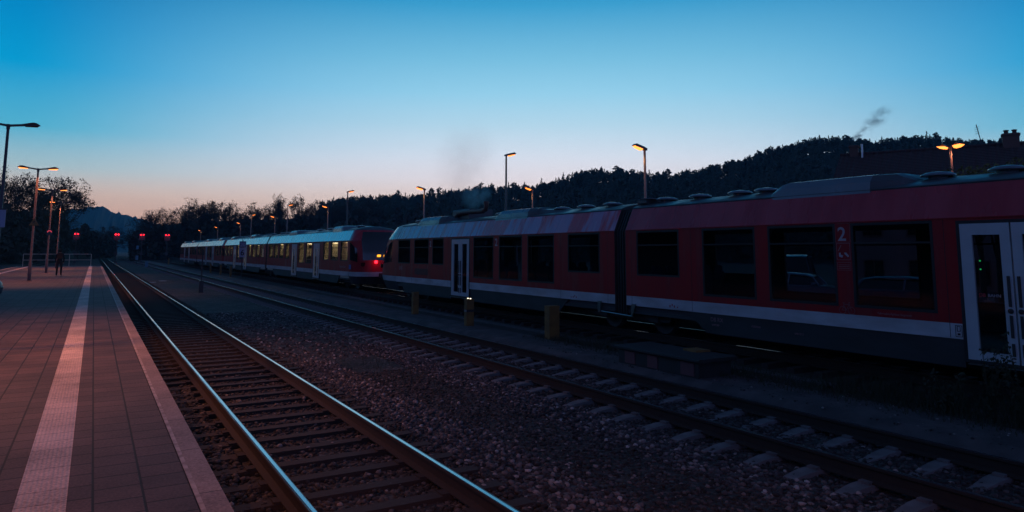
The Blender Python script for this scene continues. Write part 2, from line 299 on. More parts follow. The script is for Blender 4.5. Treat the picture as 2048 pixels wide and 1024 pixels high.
# ------------------------------------------------------------------ railway tracks
RAILH = .17
def rail_prof(cx, zt):
    # (x,z) outline of a flat-bottom rail
    h = [( .075, -.172), (.075, -.158), (.012, -.135), (.009, -.045), (.036, -.032), (.036, -.008), (.029, 0)]
    return [(cx+x, zt+z) for x, z in h]+[(cx-x, zt+z) for x, z in h[::-1]]
def make_track(label, xc, zt, y0, y1, top, slp, topw, sl_y0, sl_sp=.6, n_ind=100, concrete=True, detail=True):
    t = thing('railway_track', label, 'railway track', (xc, 0, zt))
    for s in (-1, 1):
        mb = MB(); mb.extr(rail_prof(s*.7535, 0), 'y', y0, y1, 0)
        mb.box(s*.7535-.031, s*.7535+.031, y0, y1, -.006, .0012, 2); mb.box(s*.7535-topw/2+s*-.004, s*.7535+topw/2+s*-.004, y0, y1, -.004, .0032, 1)
        mb.build('rail', ['rust', top, 'railshoulder'], t)
    def sleeper(mb, y):
        w = .085
        if concrete:   # concrete sleeper: raised, sloping ends and a lower waist
            top_ = []; ws = []
            for i in range(27):
                x = -1.28+2.56*i/26; ax = abs(x); lo = .5-.5*math.cos(math.pi*min(1, ax/.62))
                z = -.222+.05*lo if ax < .62 else -.172-.035*max(0, (ax-.95)/.33)**1.5; top_.append((x, z)); ws.append(.082+.026*lo if ax < .62 else .108-.02*max(0, (ax-.95)/.33))
            vs = []
            for (x, z), q in zip(top_, ws): vs += [(x, y-q+.018, z), (x, y+q-.018, z), (x, y+q, -.33), (x, y-q, -.33)]
            fs = []
            for i in range(26):
                a, b = i*4, i*4+4
                fs += [(a, b, b+1, a+1), (a+1, b+1, b+2, a+2), (a+2, b+2, b+3, a+3), (a+3, b+3, b, a)]
            mb.add(vs, fs+[(0, 1, 2, 3), (107, 106, 105, 104)])
            if detail:
                for s in (-1, 1):
                    for q in (-1, 1): mb.box(s*.7535+q*.10-.035, s*.7535+q*.10+.035, y-.06, y+.06, -.172, -.145)
        else:
            mb.box(-1.3, 1.3, y-w, y+w, -.33, -.178)
            if detail:
                for s in (-1, 1): mb.box(s*.7535-.16, s*.7535+.16, y-.07, y+.07, -.178, -.160)
        return mb
    proto = sleeper(MB(), 0).mesh('sleeper', slp); rest = MB(); y = sl_y0; k = 0
    while y < y1:
        if k < n_ind: place('sleeper', proto, t, (random.uniform(-.02, .02), y, 0), random.uniform(-.012, .012))
        else: sleeper(rest, y)
        k += 1; y += sl_sp
    if rest.v: tag(rest.build('sleeper', slp, t), None, None, None, 'stuff')
    return t
make_track('railway track beside the platform edge, two bright polished rails on dark timber sleepers', 2.5255, 0, -6, 240, 'railtop', 'wood', .034, 1.2, .6, concrete=False)
make_track('middle railway track with dull thin-shining rails on pale curved concrete sleepers', 7.958, 0, -6, 240, 'railtopdull', 'concrete', .02, .4)
make_track('railway track hidden beneath the parked red trains', 12.73, .25, -14, 240, 'railtopdull', 'wood', .05, -2, .6, 100, False, False)
make_track('railway track on the far left side of the island platform', -8.46, 0, 0, 200, 'railtopdull', 'wood', .05, 40, .6, 40, False, False)

# ballast stones, real geometry where near
def stones(name, regions, mt, label):
    bm = bmesh.new(); bmesh.ops.create_icosphere(bm, subdivisions=1, radius=1); bv = np.array([v.co[:] for v in bm.verts]); bf = np.array([[v.index for v in f.verts] for f in bm.faces]); bm.free()
    temps = [bv*(1+rng.uniform(-.28, .28, (len(bv), 1)))*np.array([1, rng.uniform(.65, .95), rng.uniform(.5, .8)]) for _ in range(8)]
    V = []; Fc = []; off = 0; TN = []
    for (x0, x1, y0, y1, dens, rmin, rmax, zb) in regions:
        n = int((x1-x0)*(y1-y0)*dens); X = rng.uniform(x0, x1, n); Y = rng.uniform(y0, y1, n); rr = rng.uniform(rmin, rmax, n); a = rng.uniform(0, 6.28, n)
        b = rng.uniform(-.5, .5, n)
        for i in range(n):
            t = temps[i % 8]; c, s = math.cos(a[i]), math.sin(a[i]); cb, sb = math.cos(b[i]), math.sin(b[i])
            y_ = t[:, 1]*cb-t[:, 2]*sb; z_ = t[:, 1]*sb+t[:, 2]*cb
            V.append(np.stack([(t[:, 0]*c-y_*s)*rr[i]+X[i], (t[:, 0]*s+y_*c)*rr[i]+Y[i], z_*rr[i]+zb+rr[i]*rng.uniform(-.1, .55)], 1)); Fc.append(bf+off); off += len(bv); TN.append(np.full(len(bv), rng.random()))
    V = np.concatenate(V); Fc = np.concatenate(Fc); me = bpy.data.meshes.new(name)
    me.vertices.add(len(V)); me.vertices.foreach_set('co', V.ravel().astype(np.float32)); me.loops.add(Fc.size); me.loops.foreach_set('vertex_index', Fc.ravel().astype(np.int32))
    me.polygons.add(len(Fc)); me.polygons.foreach_set('loop_start', np.arange(0, Fc.size, 3, dtype=np.int32)); me.update(); at = me.attributes.new('tone', 'FLOAT', 'POINT'); at.data.foreach_set('value', np.concatenate(TN).astype(np.float32)); me.materials.append(M[mt])
    tag(place(name, me), label, 'gravel', None, 'stuff')
G = -.232
stones('ballast_stones', [
    (3.85, 4.75, 3, 16, 430, .020, .046, G), (4.75, 5.9, 3, 14, 45, .014, .036, G), (5.9, 6.75, 4, 18, 420, .020, .046, G), (3.85, 6.9, 16, 30, 90, .022, .045, G), (1.0, 6.6, 2.5, 12, 9, .02, .038, G+.03),
    (8.95, 9.3, 3, 18, 450, .016, .040, -.18), (8.9, 9.3, 18, 34, 150, .02, .04, -.18), (9.3, 11.2, 3, 14, 60, .012, .026, -.03)],
    'stone', 'loose pale grey and brown ballast stones on the track shoulders')
stones('dark_ballast_stones', [
    (.9, 1.6, 2.5, 14, 480, .022, .046, G+.02), (1.7, 3.35, 2.5, 14, 330, .020, .040, G), (3.4, 3.9, 2.5, 16, 420, .020, .042, G+.015), (.9, 3.9, 14, 28, 120, .022, .042, G), (4.6, 6.0, 3, 14, 330, .014, .032, G), (6.7, 7.1, 3, 18, 400, .02, .042, G), (7.2, 8.9, 3, 16, 330, .020, .04, G), (6.9, 8.9, 16, 28, 110, .02, .04, G)],
    'darkstone', 'dark oily ballast stones between the rails and sleepers')

# ------------------------------------------------------------------ diesel railcars
HWID = 1.37
ZS0, ZST, ZW, ZC, ZE, ZR = .69, .92, 1.06, 2.52, 3.07, 3.30      # heights above own rail: stripe bottom/top, window foot, crease, roof edge, roof crown
def sgnp(c, e): return math.copysign(abs(c)**e, c)
NROWS = [(.30, 1.20, -.35), (.69, 1.33, -.05), (.92, HWID, 0), (1.5, HWID, -.08), (1.9, HWID, -.30), (2.52, HWID, -.95), (2.80, 1.25, -1.35), (3.07, 1.12, -1.85), (3.14, 1.0, -2.05), (3.22, .68, -2.35), (3.285, .25, -2.6)]
def nose_pt(phi, z, tE, tip, grow=0):
    for (a, b) in zip(NROWS[:-1], NROWS[1:]):
        if z <= b[0] or b is NROWS[-1]:
            q = min(1, max(0, (z-a[0])/(b[0]-a[0]))); w = a[1]+(b[1]-a[1])*q; tp = tip+a[2]+(b[2]-a[2])*q; break
    L = max(.05, tp-tE); e = 2/2.7
    return (-(w+grow)*sgnp(math.cos(phi), e), tE+(L+grow)*abs(math.sin(phi))**e, z)
def nose_mesh(tE, tip, d):
    mb = MB(); zs = [.30, .5, .69, .69, .92, .92, 1.2, 1.5, 1.9, 2.2, 2.52, 2.8, 3.07, 3.14, 3.22, 3.285]; K = 36
    vs = []
    for z in zs:
        for k in range(K+1):
            x, t, zz = nose_pt(math.pi*k/K, z, tE, tip); vs.append((x, d*t, zz))
    for j in range(len(zs)-1):
        if zs[j] == zs[j+1]: continue
        zc = (zs[j]+zs[j+1])/2; mi = 3 if zc < .69 else 1 if zc < .92 else 0 if zc < 2.52 else 2 if zc < 3.07 else 4
        mb.add([vs[j*(K+1)+k] for k in range(K+1)]+[vs[(j+1)*(K+1)+k] for k in range(K+1)], [(k, k+1, K+2+k, K+1+k) for k in range(K)], mi, True)
    top = vs[-(K+1):]; mb.add(top+[(0, d*(tE-.02), 3.29)], [tuple(range(K+1))+(K+1,)], 4)
    return mb
def nose_patch(tE, tip, d, p0, p1, zf0, zf1, nk=14, nz=7, grow=.008):
    mb = MB(); vs = []
    for j in range(nz+1):
        for k in range(nk+1):
            a = p0+(p1-p0)*k/nk; z0, z1 = zf0(k/nk), zf1(k/nk); z = z0+(z1-z0)*j/nz
            x, t, zz = nose_pt(a, z, tE, tip, grow); vs.append((x, d*t, zz))
    mb.add(vs, [(j*(nk+1)+k, j*(nk+1)+k+1, (j+1)*(nk+1)+k+1, (j+1)*(nk+1)+k) for j in range(nz) for k in range(nk)], 0, True); return mb
def wall_sheet(mb, x, t0, t1, holes, d, z0=ZS0, z1=ZC, mats=True):
    ts = sorted({t0, t1}|{v for h in holes for v in h[:2] if t0 <= v <= t1}); zs = sorted({z0, ZST, z1}|{v for h in holes for v in h[2:4] if z0 <= v <= z1}|({ZS0} if z0 < ZS0 else set()))
    for a, b in zip(ts[:-1], ts[1:]):
        for p, q in zip(zs[:-1], zs[1:]):
            c, e = (a+b)/2, (p+q)/2
            if any(h[0] < c < h[1] and h[2] < e < h[3] for h in holes): continue
            mi = (2 if e < ZS0 else 1 if e < ZST else 0) if mats else 0
            mb.add([(x, d*a, p), (x, d*b, p), (x, d*b, q), (x, d*a, q)], [(0, 1, 2, 3)], mi)
def frame_mesh(t0, t1, z0, z1, x, d, w=.045, dep=.07, out_=.004, s=-1):
    # rubber frame filling the hole's rim; s = side sign of the coach
    mb = MB(); a, b = (x+s*out_, x-s*dep); a, b = min(a, b), max(a, b); Y = sorted((d*t0, d*t1))
    mb.box(a, b, Y[0], Y[0]+w, z0, z1); mb.box(a, b, Y[1]-w, Y[1], z0, z1); mb.box(a, b, Y[0]+w, Y[1]-w, z0, z0+w); mb.box(a, b, Y[0]+w, Y[1]-w, z1-w, z1)
    return mb
def add_window(root, t0, t1, z0, z1, s, d, gl, tilt=True):
    x = s*HWID; fr = frame_mesh(t0, t1, z0, z1, x, d, .045, .07, .004, s)
    if tilt: 
        zt = z1-.36; Y = sorted((d*t0, d*t1)); fr.box(min(x, x-s*.02), max(x, x-s*.02), Y[0]+.045, Y[1]-.045, zt, zt+.03)
    f = fr.build('window', 'rubber', root); Y = sorted((d*t0, d*t1)); p = MB(); p.box(min(x-s*.012, x-s*.018), max(x-s*.012, x-s*.018), Y[0]+.045, Y[1]-.045, z0+.045, z1-.045)
    p.build('window_pane', gl, f); return f
def add_door(root, t0, t1, s, d, gl, z0=.41, z1=2.43, narrow=False, logo=False):
    x = s*HWID; Y = sorted((d*t0, d*t1)); fr = frame_mesh(t0-.05, t1+.05, z0-.05, z1+.05, x, d, .05, .12, .006, s); dr = fr.build('door', 'rubber', root)
    mid = (Y[0]+Y[1])/2
    for k, (a, b) in enumerate(((Y[0]+.004, mid-.012), (mid+.012, Y[1]-.004))):
        lf = MB(); xa, xb = sorted((x-s*.002+s*.012, x-s*.04)); ml, mr = (.13, .165) if (k == 1) else (.165, .13)
        if narrow: ml, mr = ml+.03, mr+.03
        zb, zt = z0+.13, z1-.17 if not narrow else z1-.30
        lf.box(xa, xb, a, a+ml, z0, z1); lf.box(xa, xb, b-mr, b, z0, z1); lf.box(xa, xb, a+ml, b-mr, z0, zb); lf.box(xa, xb, a+ml, b-mr, zt, z1)
        l_ = lf.build('door_leaf', 'doorwhite', dr); g = MB(); xg = x-s*.018; g.box(min(xg, xg+.006), max(xg, xg+.006), a+ml, b-mr, zb, zt); g.build('door_pane', gl, l_)
        hb = MB(); yb = (a+.055) if k == 1 else (b-.055); xo = sorted((x+s*.012, x+s*.03))
        hb.bbox(xo[0], xo[1], yb-.018, yb+.018, 1.22, 1.66, .006); hb.bbox(xo[0], xo[1], yb-.018, yb+.018, .78, 1.10, .006); hb.bbox(xo[0], xo[1], yb-.018, yb+.018, .52, .70, .006); hb.build('door_handle', 'black', l_)
        bt = MB(); bt.lathe([(0, s*.012), (.036, s*.012), (.036, s*.03), (.024, s*.036), (0, s*.036)], (x, yb, 1.16), 14, 0, 'x'); bt.build('door_button', 'black', l_)
    return dr
def dome(mb, x, y, z, w=.30, l=.36, h=.13):
    mb.lathe([(w*.55, 0), (w*.55, h*.45), (w, h*.42), (w*.98, h*.62), (w*.7, h*.88), (w*.3, h), (0, h*1.02)], (x, y, z), 18)
def roof_unit(root, name, t0, t1, t2, h, d, drop=.06):
    # streamlined box: steep rounded far end (t0), long body, tapering shroud towards t2
    mb = MB(); secs = [(t0+.26*-1*(1 if t0 > t1 else -1)*0, .02), ]
    sg = 1 if t1 > t0 else -1
    def sec(t, hh, wid): 
        r = min(.16, hh*.5)
        return [(-wid, d*t, 3.02), (-wid+.03, d*t, 3.08+hh-r), (-wid+.05+r*.6, d*t, 3.08+hh-.03), (-wid+.2+r, d*t, 3.08+hh), (wid-.2-r, d*t, 3.08+hh), (wid-.05-r*.6, d*t, 3.08+hh-.03), (wid-.03, d*t, 3.08+hh-r), (wid, d*t, 3.02)]
    S = [sec(t0, .10, 1.13), sec(t0+sg*.10, h*.62, 1.14), sec(t0+sg*.22, h*.90, 1.14), sec(t0+sg*.36, h, 1.14), sec(t1, h, 1.14)]
    vs = [p for q in S for p in q]; mb.add(vs, [(i*8+k, i*8+k+1, (i+1)*8+k+1, (i+1)*8+k) for i in range(4) for k in range(7)], 0); mb.add(S[0], [tuple(range(8))], 0)
    S2 = [sec(t1, h-.004, 1.139), sec(t1+sg*.35, h-.01, 1.05), sec(t1+sg*.46, h-drop, 1.0), sec(t2-sg*.35, h-drop-.08, .82), sec(t2, .16, .62)]
    mb.add([p for q in S2 for p in q], [(i*8+k, i*8+k+1, (i+1)*8+k+1, (i+1)*8+k) for i in range(4) for k in range(7)], 1); mb.add(S2[-1], [tuple(range(8))[::-1]], 1)
    return mb.build(name, ['unit', 'roof'], root)
def bogie(root, t, d, jac=False):
    b = MB(); y = d*t
    for s in (-1, 1):
        xs_ = sorted((s*.98, s*1.10)); b.extr([(y-1.5, .42), (y-1.2, .62), (y-.5, .62), (y-.3, .48), (y+.3, .48), (y+.5, .62), (y+1.2, .62), (y+1.5, .42), (y+1.4, .34), (y-1.4, .34)], 'x', xs_[0], xs_[1])
        for q in (-.95, .95): b.bbox(min(s*1.0, s*1.16), max(s*1.0, s*1.16), y+q-.14, y+q+.14, .30, .52, .03); b.lathe([(.09, 0), (.09, .2)], (s*1.07, y+q*.55, .50), 10)
    b.box(-1, 1, y-.2, y+.2, .38, .55); bo = b.build('bogie', 'black', root)
    for q in (-.95, .95):
        for s in (-1, 1):
            w = MB(); w.lathe([(0, -.05), (.12, -.06), (.14, -.03), (.34, -.03), (.37, -.055), (.385, -.055), (.385, .055), (.41, .06), (.41, .075), (0, .075)], (s*.76, y+q, .41), 28, 0, 'x'); w.build('wheel', 'black', bo)
        a = MB(); a.tube([(-.76, y+q, .41), (.76, y+q, .41)], .08, 10); a.build('axle', 'black', bo)
def seat_mesh(x, y, fac):
    mb = MB(); mb.bbox(x-.42, x+.42, y-.22, y+.22, .80, .92, .03)
    y2 = y-fac*.24; mb.bbox(x-.42, x-.02, y2-.05, y2+.05, .92, 1.52, .03); mb.bbox(x+.02, x+.42, y2-.05, y2+.05, .92, 1.52, .03)
    mb.bbox(x-.36, x-.08, y2-.045, y2+.045, 1.52, 1.66, .03); mb.bbox(x+.08, x+.36, y2-.045, y2+.045, 1.52, 1.66, .03); return mb
def build_car(root, d, spec):
    wins, doors, tE, tip, lit = spec['wins'], spec['doors'], spec['tE'], spec['tip'], spec['lit']
    gl = 'glassclear' if lit else 'glassdark'
    holes = [w for w in wins]+[(a-.05, b+.05, .36, 2.48) for a, b in doors]
    T0 = .22
    for s in (-1, 1): w = MB(); wall_sheet(w, s*HWID, T0, tE, holes, d, .69); w.build('side_wall', ['red', 'white', 'skirt'], root)
    li = MB()
    for s in (-1, 1): wall_sheet(li, s*(HWID-.075), T0+.02, tE-.02, holes, d, .5, ZC, False)
    Y = sorted((d*(T0+.01), d*(tE-.05)))
    li.box(-1.29, 1.29, Y[0], Y[1], 2.46, 2.50)
    for t in spec.get('parts', []): li.box(-1.29, -.35, min(d*t, d*(t+.05)), max(d*t, d*(t+.05)), .6, 2.44); li.box(.35, 1.29, min(d*t, d*(t+.05)), max(d*t, d*(t+.05)), .6, 2.44)
    li.box(-1.29, 1.29, Y[1]-.04, Y[1], .6, 2.46)
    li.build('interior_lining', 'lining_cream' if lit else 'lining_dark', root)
    fl = MB(); fl.box(-1.33, 1.33, Y[0], Y[1], .50, .58); fl.build('floor', 'skirt', root)
    for s in (-1, 1):   # inward-leaning upper band
        b = MB()
        for q in range(24):
            a0, a1 = T0+(tE-T0)*q/24, T0+(tE-T0)*(q+1)/24; b.add([(s*HWID, d*a0, ZC), (s*HWID, d*a1, ZC), (s*1.12, d*a1, ZE), (s*1.12, d*a0, ZE)], [(0, 1, 2, 3)])
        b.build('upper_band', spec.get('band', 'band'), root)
    r = MB(); pr = [(-1.125, 3.062), (-1.135, 3.085), (-1.10, 3.105), (-1.0, 3.14), (-.68, 3.22), (-.25, 3.285), (0, 3.29), (.25, 3.285), (.68, 3.22), (1.0, 3.14), (1.10, 3.105), (1.135, 3.085), (1.125, 3.062)]
    r.extr(pr, 'y', d*T0, d*(tE+.01)); r.build('roof', 'roof', root)
    e = MB(); e.add([(-1.37, d*T0, .5), (1.37, d*T0, .5), (1.37, d*T0, ZC), (1.12, d*T0, ZE), (-1.12, d*T0, ZE), (-1.37, d*T0, ZC)], [(0, 1, 2, 3, 4, 5)]); e.build('end_wall', 'black', root)
    sk = MB()   # skirts with sloping ends, broken at the doors
    segs = []; c = spec['sk0']
    for a, bb in sorted(doors): segs.append((c, a-.06)); c = bb+.06
    segs.append((c, spec['sk1']))
    for (a, bb) in segs:
        for s in (-1, 1):
            xx = sorted((s*1.345, s*1.30)); ra, rb = (.55 if a == spec['sk0'] else 0), (.45 if bb == spec['sk1'] else 0)
            sk.extr([(d*a, .688), (d*(a+ra), .27), (d*(bb-rb), .27), (d*bb, .688)], 'x', xx[0], xx[1])
    sk.build('skirt', 'skirt', root)
    ub = MB(); ub.box(-1.1, 1.1, *sorted((d*3.4, d*(tE-3.2))), .24, .52); ub.build('underfloor_equipment', 'black', root)
    for s in (-1, 1): gt = MB(); gt.box(min(s*1.365, s*1.383), max(s*1.365, s*1.383), *sorted((d*(T0+.02), d*(tE-.02))), 2.513, 2.531); gt.build('drip_rail', 'red', root)
    for t in spec.get('seams', []):
        for s in (-1, 1): se = MB(); se.box(min(s*1.36, s*1.3715), max(s*1.36, s*1.3715), *sorted((d*t, d*(t+.009))), .70, 2.51); se.build('panel_seam', 'rubber', root)
    for (a, bb, z0, z1) in wins:
        for s in (-1, 1): add_window(root, a, bb, z0, z1, s, d, gl)
    for a, bb in doors:
        for s in (-1, 1): add_door(root, a, bb, s, d, gl, narrow=lit)
        st = MB(); st.box(-1.40, -1.28, *sorted((d*a, d*bb)), .335, .352); st.build('door_step', 'bright', root)
    nose_mesh(tE, tip, d).build('nose', ['red', 'white', 'band', 'skirt', 'roof'], root)
    nose_patch(tE, tip, d, R(52), R(128), lambda q: 1.52, lambda q: 2.98, 20, 12).build('windscreen', 'shield', root)
    for a, bb in ((6, 36), (174, 144)):
        nose_patch(tE, tip, d, R(a), R(bb), lambda q: 1.42+.1*(1-q), lambda q: 2.45-.35*q, 8, 6).build('cab_side_window', 'shield', root)
    cp = MB(); cp.box(-.16, .16, *sorted((d*(tip-.9), d*(tip+.28))), .62, .86); cp.lathe([(0, d*.28), (.2, d*.28), (.22, d*.42), (.1, d*.5), (0, d*.5)], (0, d*tip, .74), 12, 0, 'y'); cp.build('coupler', 'black', root)
    # headlight housings
    for s in (-1, 1):
        h = MB(); x, t, z = nose_pt(R(90)+s*R(34), 1.30, tE, tip); h.bbox(x-.17, x+.17, *sorted((d*(t-.08), d*(t+.012))), 1.22, 1.40, .03); h.build('headlight', 'shield', root)
    for (t, s_) in spec.get('domes', []):
        mb = MB(); dome(mb, -.52, d*t, 3.225, .27); mb.build('roof_vent', 'unit', root)
    for (t0, t1, t2, h) in spec.get('units', []): roof_unit(root, 'roof_cooling_unit', t0, t1, t2, h, d)
    if spec.get('exhaust'):
        te = spec['exhaust']; mb = MB()
        mb.bbox(-.55, .5, *sorted((d*(te+1.5), d*(te+2.9))), 3.2, 3.62, .05); mb.build('exhaust_silencer', 'roof', root)
        pp = MB(); pp.tube([(-.62, d*(te+2.55), 3.18), (-.62, d*(te+2.5), 3.34), (-.62, d*(te+2.25), 3.46), (-.62, d*(te+1.7), 3.48), (-.62, d*te+.25*d, 3.46), (-.62, d*te+.05*d, 3.52), (-.62, d*te, 3.62), (-.62, d*te, 3.80)], .085, 12, 0, False)
        pp.tube([(-.62, d*te, 3.72), (-.62, d*te, 3.80)], .10, 12); pp.build('exhaust_pipe', 'rustpipe', root)
    for k, t in enumerate(np.arange(1.2, tE-.8, .85)):
        if any(a-.5 < t < bb+.5 for a, bb in doors): continue
        if spec.get('open') and spec['open'][0] < t < spec['open'][1]: continue
        for s in (-1, 1):
            if lit or k % 2 == 0: seat_mesh(s*.82, d*t, 1 if k % 2 else -1).build('seat', 'seat', root)
    if lit:
        for s in (-1, 1):
            c_ = MB(); c_.box(s*.55-.08, s*.55+.08, *sorted((d*.6, d*(tE-.5))), 2.43, 2.455); c_.build('ceiling_light', spec.get('ceil', 'ceil_lamp'), root)
        for t in spec.get('poles', []):
            p_ = MB(); p_.tube([(-.6, d*t, .58), (-.6, d*t, 2.44)], .02, 8); p_.build('grab_pole', 'yellow', root)
        ds = MB(); ds.box(-1.2, -.5, *sorted((d*spec['disp'], d*(spec['disp']+.05))), 2.16, 2.34); dd = ds.build('destination_display', 'black', root)
        for q in range(6): 
            if q in (2,): continue
            e_ = MB(); e_.box(-1.15+q*.1, -1.08+q*.1, *sorted((d*(spec['disp']-.012), d*(spec['disp']-.004))), 2.20, 2.30); e_.build('display_digit', 'display', dd)
    bogie(root, tE-1.0, d)
def bellows(root):
    mb = MB(); n = 9
    for i in range(n):
        y0, y1 = -.22+.44*i/n, -.22+.44*(i+1)/n; g = .05 if i % 2 else .11
        mb.extr([(-1.37+g, .42), (1.37-g, .42), (1.37-g, 2.5), (1.14-g, 3.0), (.8, 3.16-g*.5), (-.8, 3.16-g*.5), (-1.14+g, 3.0), (-1.37+g, 2.5)], 'y', y0, y1)
    mb.build('gangway_bellows', 'rubber', root)
    bogie(root, 0, 1)
M['rustpipe'] = mat('rusty_pipe', (.16, .09, .075), .55, metal=.3, noise=(9, .2, (.09, .05, .04)))
ZB = 1.05
NEAR_A = dict(wins=[(.62, 2.06, 1.42, 2.5), (2.76, 4.18, ZB, 2.5), (4.49, 5.95, ZB, 2.5), (6.25, 7.64, ZB, 2.5), (10.3, 11.35, 1.48, 2.5), (11.68, 13.14, 1.48, 2.5), (13.56, 14.9, 1.48, 2.5)],
              doors=[(8.04, 9.42)], tE=15.05, tip=18.35, lit=False, sk0=2.25, sk1=14.6, domes=[(.82, 0), (1.94, 0), (3.12, 0), (3.84, 0), (7.35, 0), (8.4, 0), (11.2, 0)],
              units=[(4.40, 6.5, 7.45, .30)], open=(2.6, 10), seams=(.42, 2.42, 7.80, 9.68, 11.5))
NEAR_B = dict(wins=[(.82, 2.26, 1.43, 2.5), (2.93, 4.37, ZB+.03, 2.5), (4.68, 6.12, ZB+.03, 2.5), (6.48, 7.91, ZB+.03, 2.5), (10.32, 11.35, 1.48, 2.5), (11.68, 13.14, 1.48, 2.5), (13.56, 14.9, 1.48, 2.5)],
              doors=[(8.22, 9.61)], tE=15.05, tip=18.35, lit=False, sk0=2.25, sk1=14.6, domes=[(1.3, 0), (2.5, 0), (3.7, 0), (7.35, 0), (14.4, 0)],
              units=[(6.82, 4.75, 2.7, .30), (13.4, 11.3, 10.1, .32)], exhaust=8.35, band='band_streaked', seams=(.5, 2.6, 8.05, 9.9, 11.5, 13.35))
M['band_sky_sheen'] = mat('sky_sheen_band_paint', (.55, .10, .12), .15, coat=1, coat_rough=.27, ior=2.4, rnoise=((1, 2.4, .4), .2, .34)); M['band_sky_sheen'].node_tree.nodes['Principled BSDF'].inputs['Coat IOR'].default_value = 3.0  # far-train copy of the band, base and coat lifted to imitate sky sheen
M['band_streaked'] = mat('pale_streaked_band_paint', (.60, .03, .05), .35, coat=.6, coat_rough=.08, ior=1.5, noise=((1, 2.4, .16), .045, (.50, .25, .36)), rnoise=((1, 2.4, .4), .14, .4))  # red band colour with paler vertical streaks from stretched noise
FAR = dict(wins=[(.88, 2.26, 1.46, 2.5), (2.6, 3.9, 1.46, 2.5), (4.3, 5.6, 1.46, 2.5), (6.1, 7.25, 1.46, 2.5), (9.72, 11.12, 1.22, 2.5), (11.5, 12.92, 1.22, 2.5), (15.4, 16.5, 1.46, 2.5), (16.9, 18.25, 1.46, 2.5), (18.7, 19.95, 1.46, 2.5)],
           doors=[(8.0, 9.36), (13.35, 14.65)], tE=20.1, tip=21.4, lit=True, sk0=2.25, sk1=18.6, domes=[(1.6, 0), (3.2, 0), (11.8, 0), (14.0, 0), (15.2, 0), (19.4, 0)],
           units=[(8.2, 6.2, 5.0, .3), (18.2, 16.4, 15.2, .3)], parts=[2.4, 5.8, 9.5, 15.0, 18.45], poles=[4.0, 5.9, 9.6, 11.3, 13.2, 16.7, 18.5], disp=11.55, band='band_sky_sheen')
def nose_swap(short):
    global NROWS
    NROWS = ([(.30, 1.20, -.35), (.69, 1.33, -.05), (.92, HWID, 0), (1.5, HWID, -.03), (1.9, HWID, -.12), (2.52, HWID, -.38), (2.80, 1.25, -.55), (3.07, 1.12, -.75), (3.14, 1.0, -.85), (3.22, .68, -1.0), (3.285, .25, -1.15)] if short else
             [(.30, 1.20, -.35), (.69, 1.33, -.05), (.92, HWID, 0), (1.5, HWID, -.08), (1.9, HWID, -.30), (2.52, HWID, -.95), (2.80, 1.25, -1.35), (3.07, 1.12, -1.85), (3.14, 1.0, -2.05), (3.22, .68, -2.35), (3.285, .25, -2.6)])
# nearest train, unlit
t1 = thing('diesel_railcar', 'nearest red train with dark unlit windows, pale doors and a white stripe along its foot', 'train', (12.73, 13.63, .25))
nose_swap(False); build_car(t1, -1, NEAR_A); build_car(t1, 1, NEAR_B); bellows(t1)
XF = -HWID-.003
text_obj('class_number', '2', .34, (XF, -5.995, 2.20), 'mark', t1, bold=.004)
text_obj('class_number', '2', .34, (XF, 6.38, 2.18), 'mark', t1, bold=.004)
text_obj('class_number', '2', .30, (XF, 11.60, 2.18), 'mark', t1, bold=.004)
text_obj('unit_number', '648', .26, (XF, 14.78, 1.20), 'markdim', t1, bold=.003)
pm = MB()   # pictogram panel below the 2: outlined squares with small glyphs
def rect(mb, y0, y1, z0, z1, w=.007, x=XF): 
    mb.box(x-.002, x, y0, y1, z0, z0+w); mb.box(x-.002, x, y0, y1, z1-w, z1); mb.box(x-.002, x, y0, y0+w, z0+w, z1-w); mb.box(x-.002, x, y1-w, y1, z0+w, z1-w)
rect(pm, -6.225, -5.965, 1.86, 2.155); rect(pm, -6.225, -5.965, 1.68, 1.82, .005); rect(pm, -6.235, -5.955, 2.17, 2.50, .004)
for zz in (1.71, 1.74, 1.77): pm.box(XF-.002, XF, -6.20, -5.99, zz, zz+.008)
pm.add([(XF-.001, -5.99, 2.02), (XF-.001, -6.05, 2.12), (XF-.001, -6.062, 2.115), (XF-.001, -6.005, 2.015)], [(0, 1, 2, 3)])
pm.build('pictogram_panel', 'markdim', t1)
pg = MB(); pg.extr([(-6.01, 1.92), (-6.07, 1.90), (-6.09, 1.94), (-6.045, 1.95), (-6.04, 1.99), (-6.01, 1.985)], 'x', XF-.003, XF-.001); pg.extr([(-6.12, 1.96), (-6.18, 1.91), (-6.20, 1.93), (-6.15, 1.99), (-6.11, 1.99)], 'x', XF-.003, XF-.001); pg.build('pictogram', 'mark', t1)
bk = MB()
def ring(mb, y, z, r, w=.006, x=XF): mb.tube([(x, y+r*math.cos(a), z+r*math.sin(a)) for a in np.linspace(0, 2*math.pi, 25)], w*.6, 4, 0, False)
ring(bk, -6.02, .985, .062); ring(bk, -6.19, .985, .062)
for a, c in [((-6.02, .985), (-6.055, 1.09)), ((-6.055, 1.09), (-6.15, 1.09)), ((-6.15, 1.09), (-6.095, .99)), ((-6.095, .99), (-6.05, 1.07)), ((-6.19, .985), (-6.145, 1.12)), ((-6.145, 1.12), (-6.17, 1.125)), ((-6.05, 1.09), (-6.045, 1.115)), ((-6.03, 1.115), (-6.065, 1.115)), ((-6.02, .985), (-6.095, .99))]:
    bk.tube([(XF, a[0], a[1]), (XF, c[0], c[1])], .004, 4)
bk.build('bicycle_pictogram', 'markdim', t1)
text_obj('side_lettering', 'Fahrradstellpl\u00e4tze begrenzt', .052, (XF, -6.66, .965), 'markdim', t1)
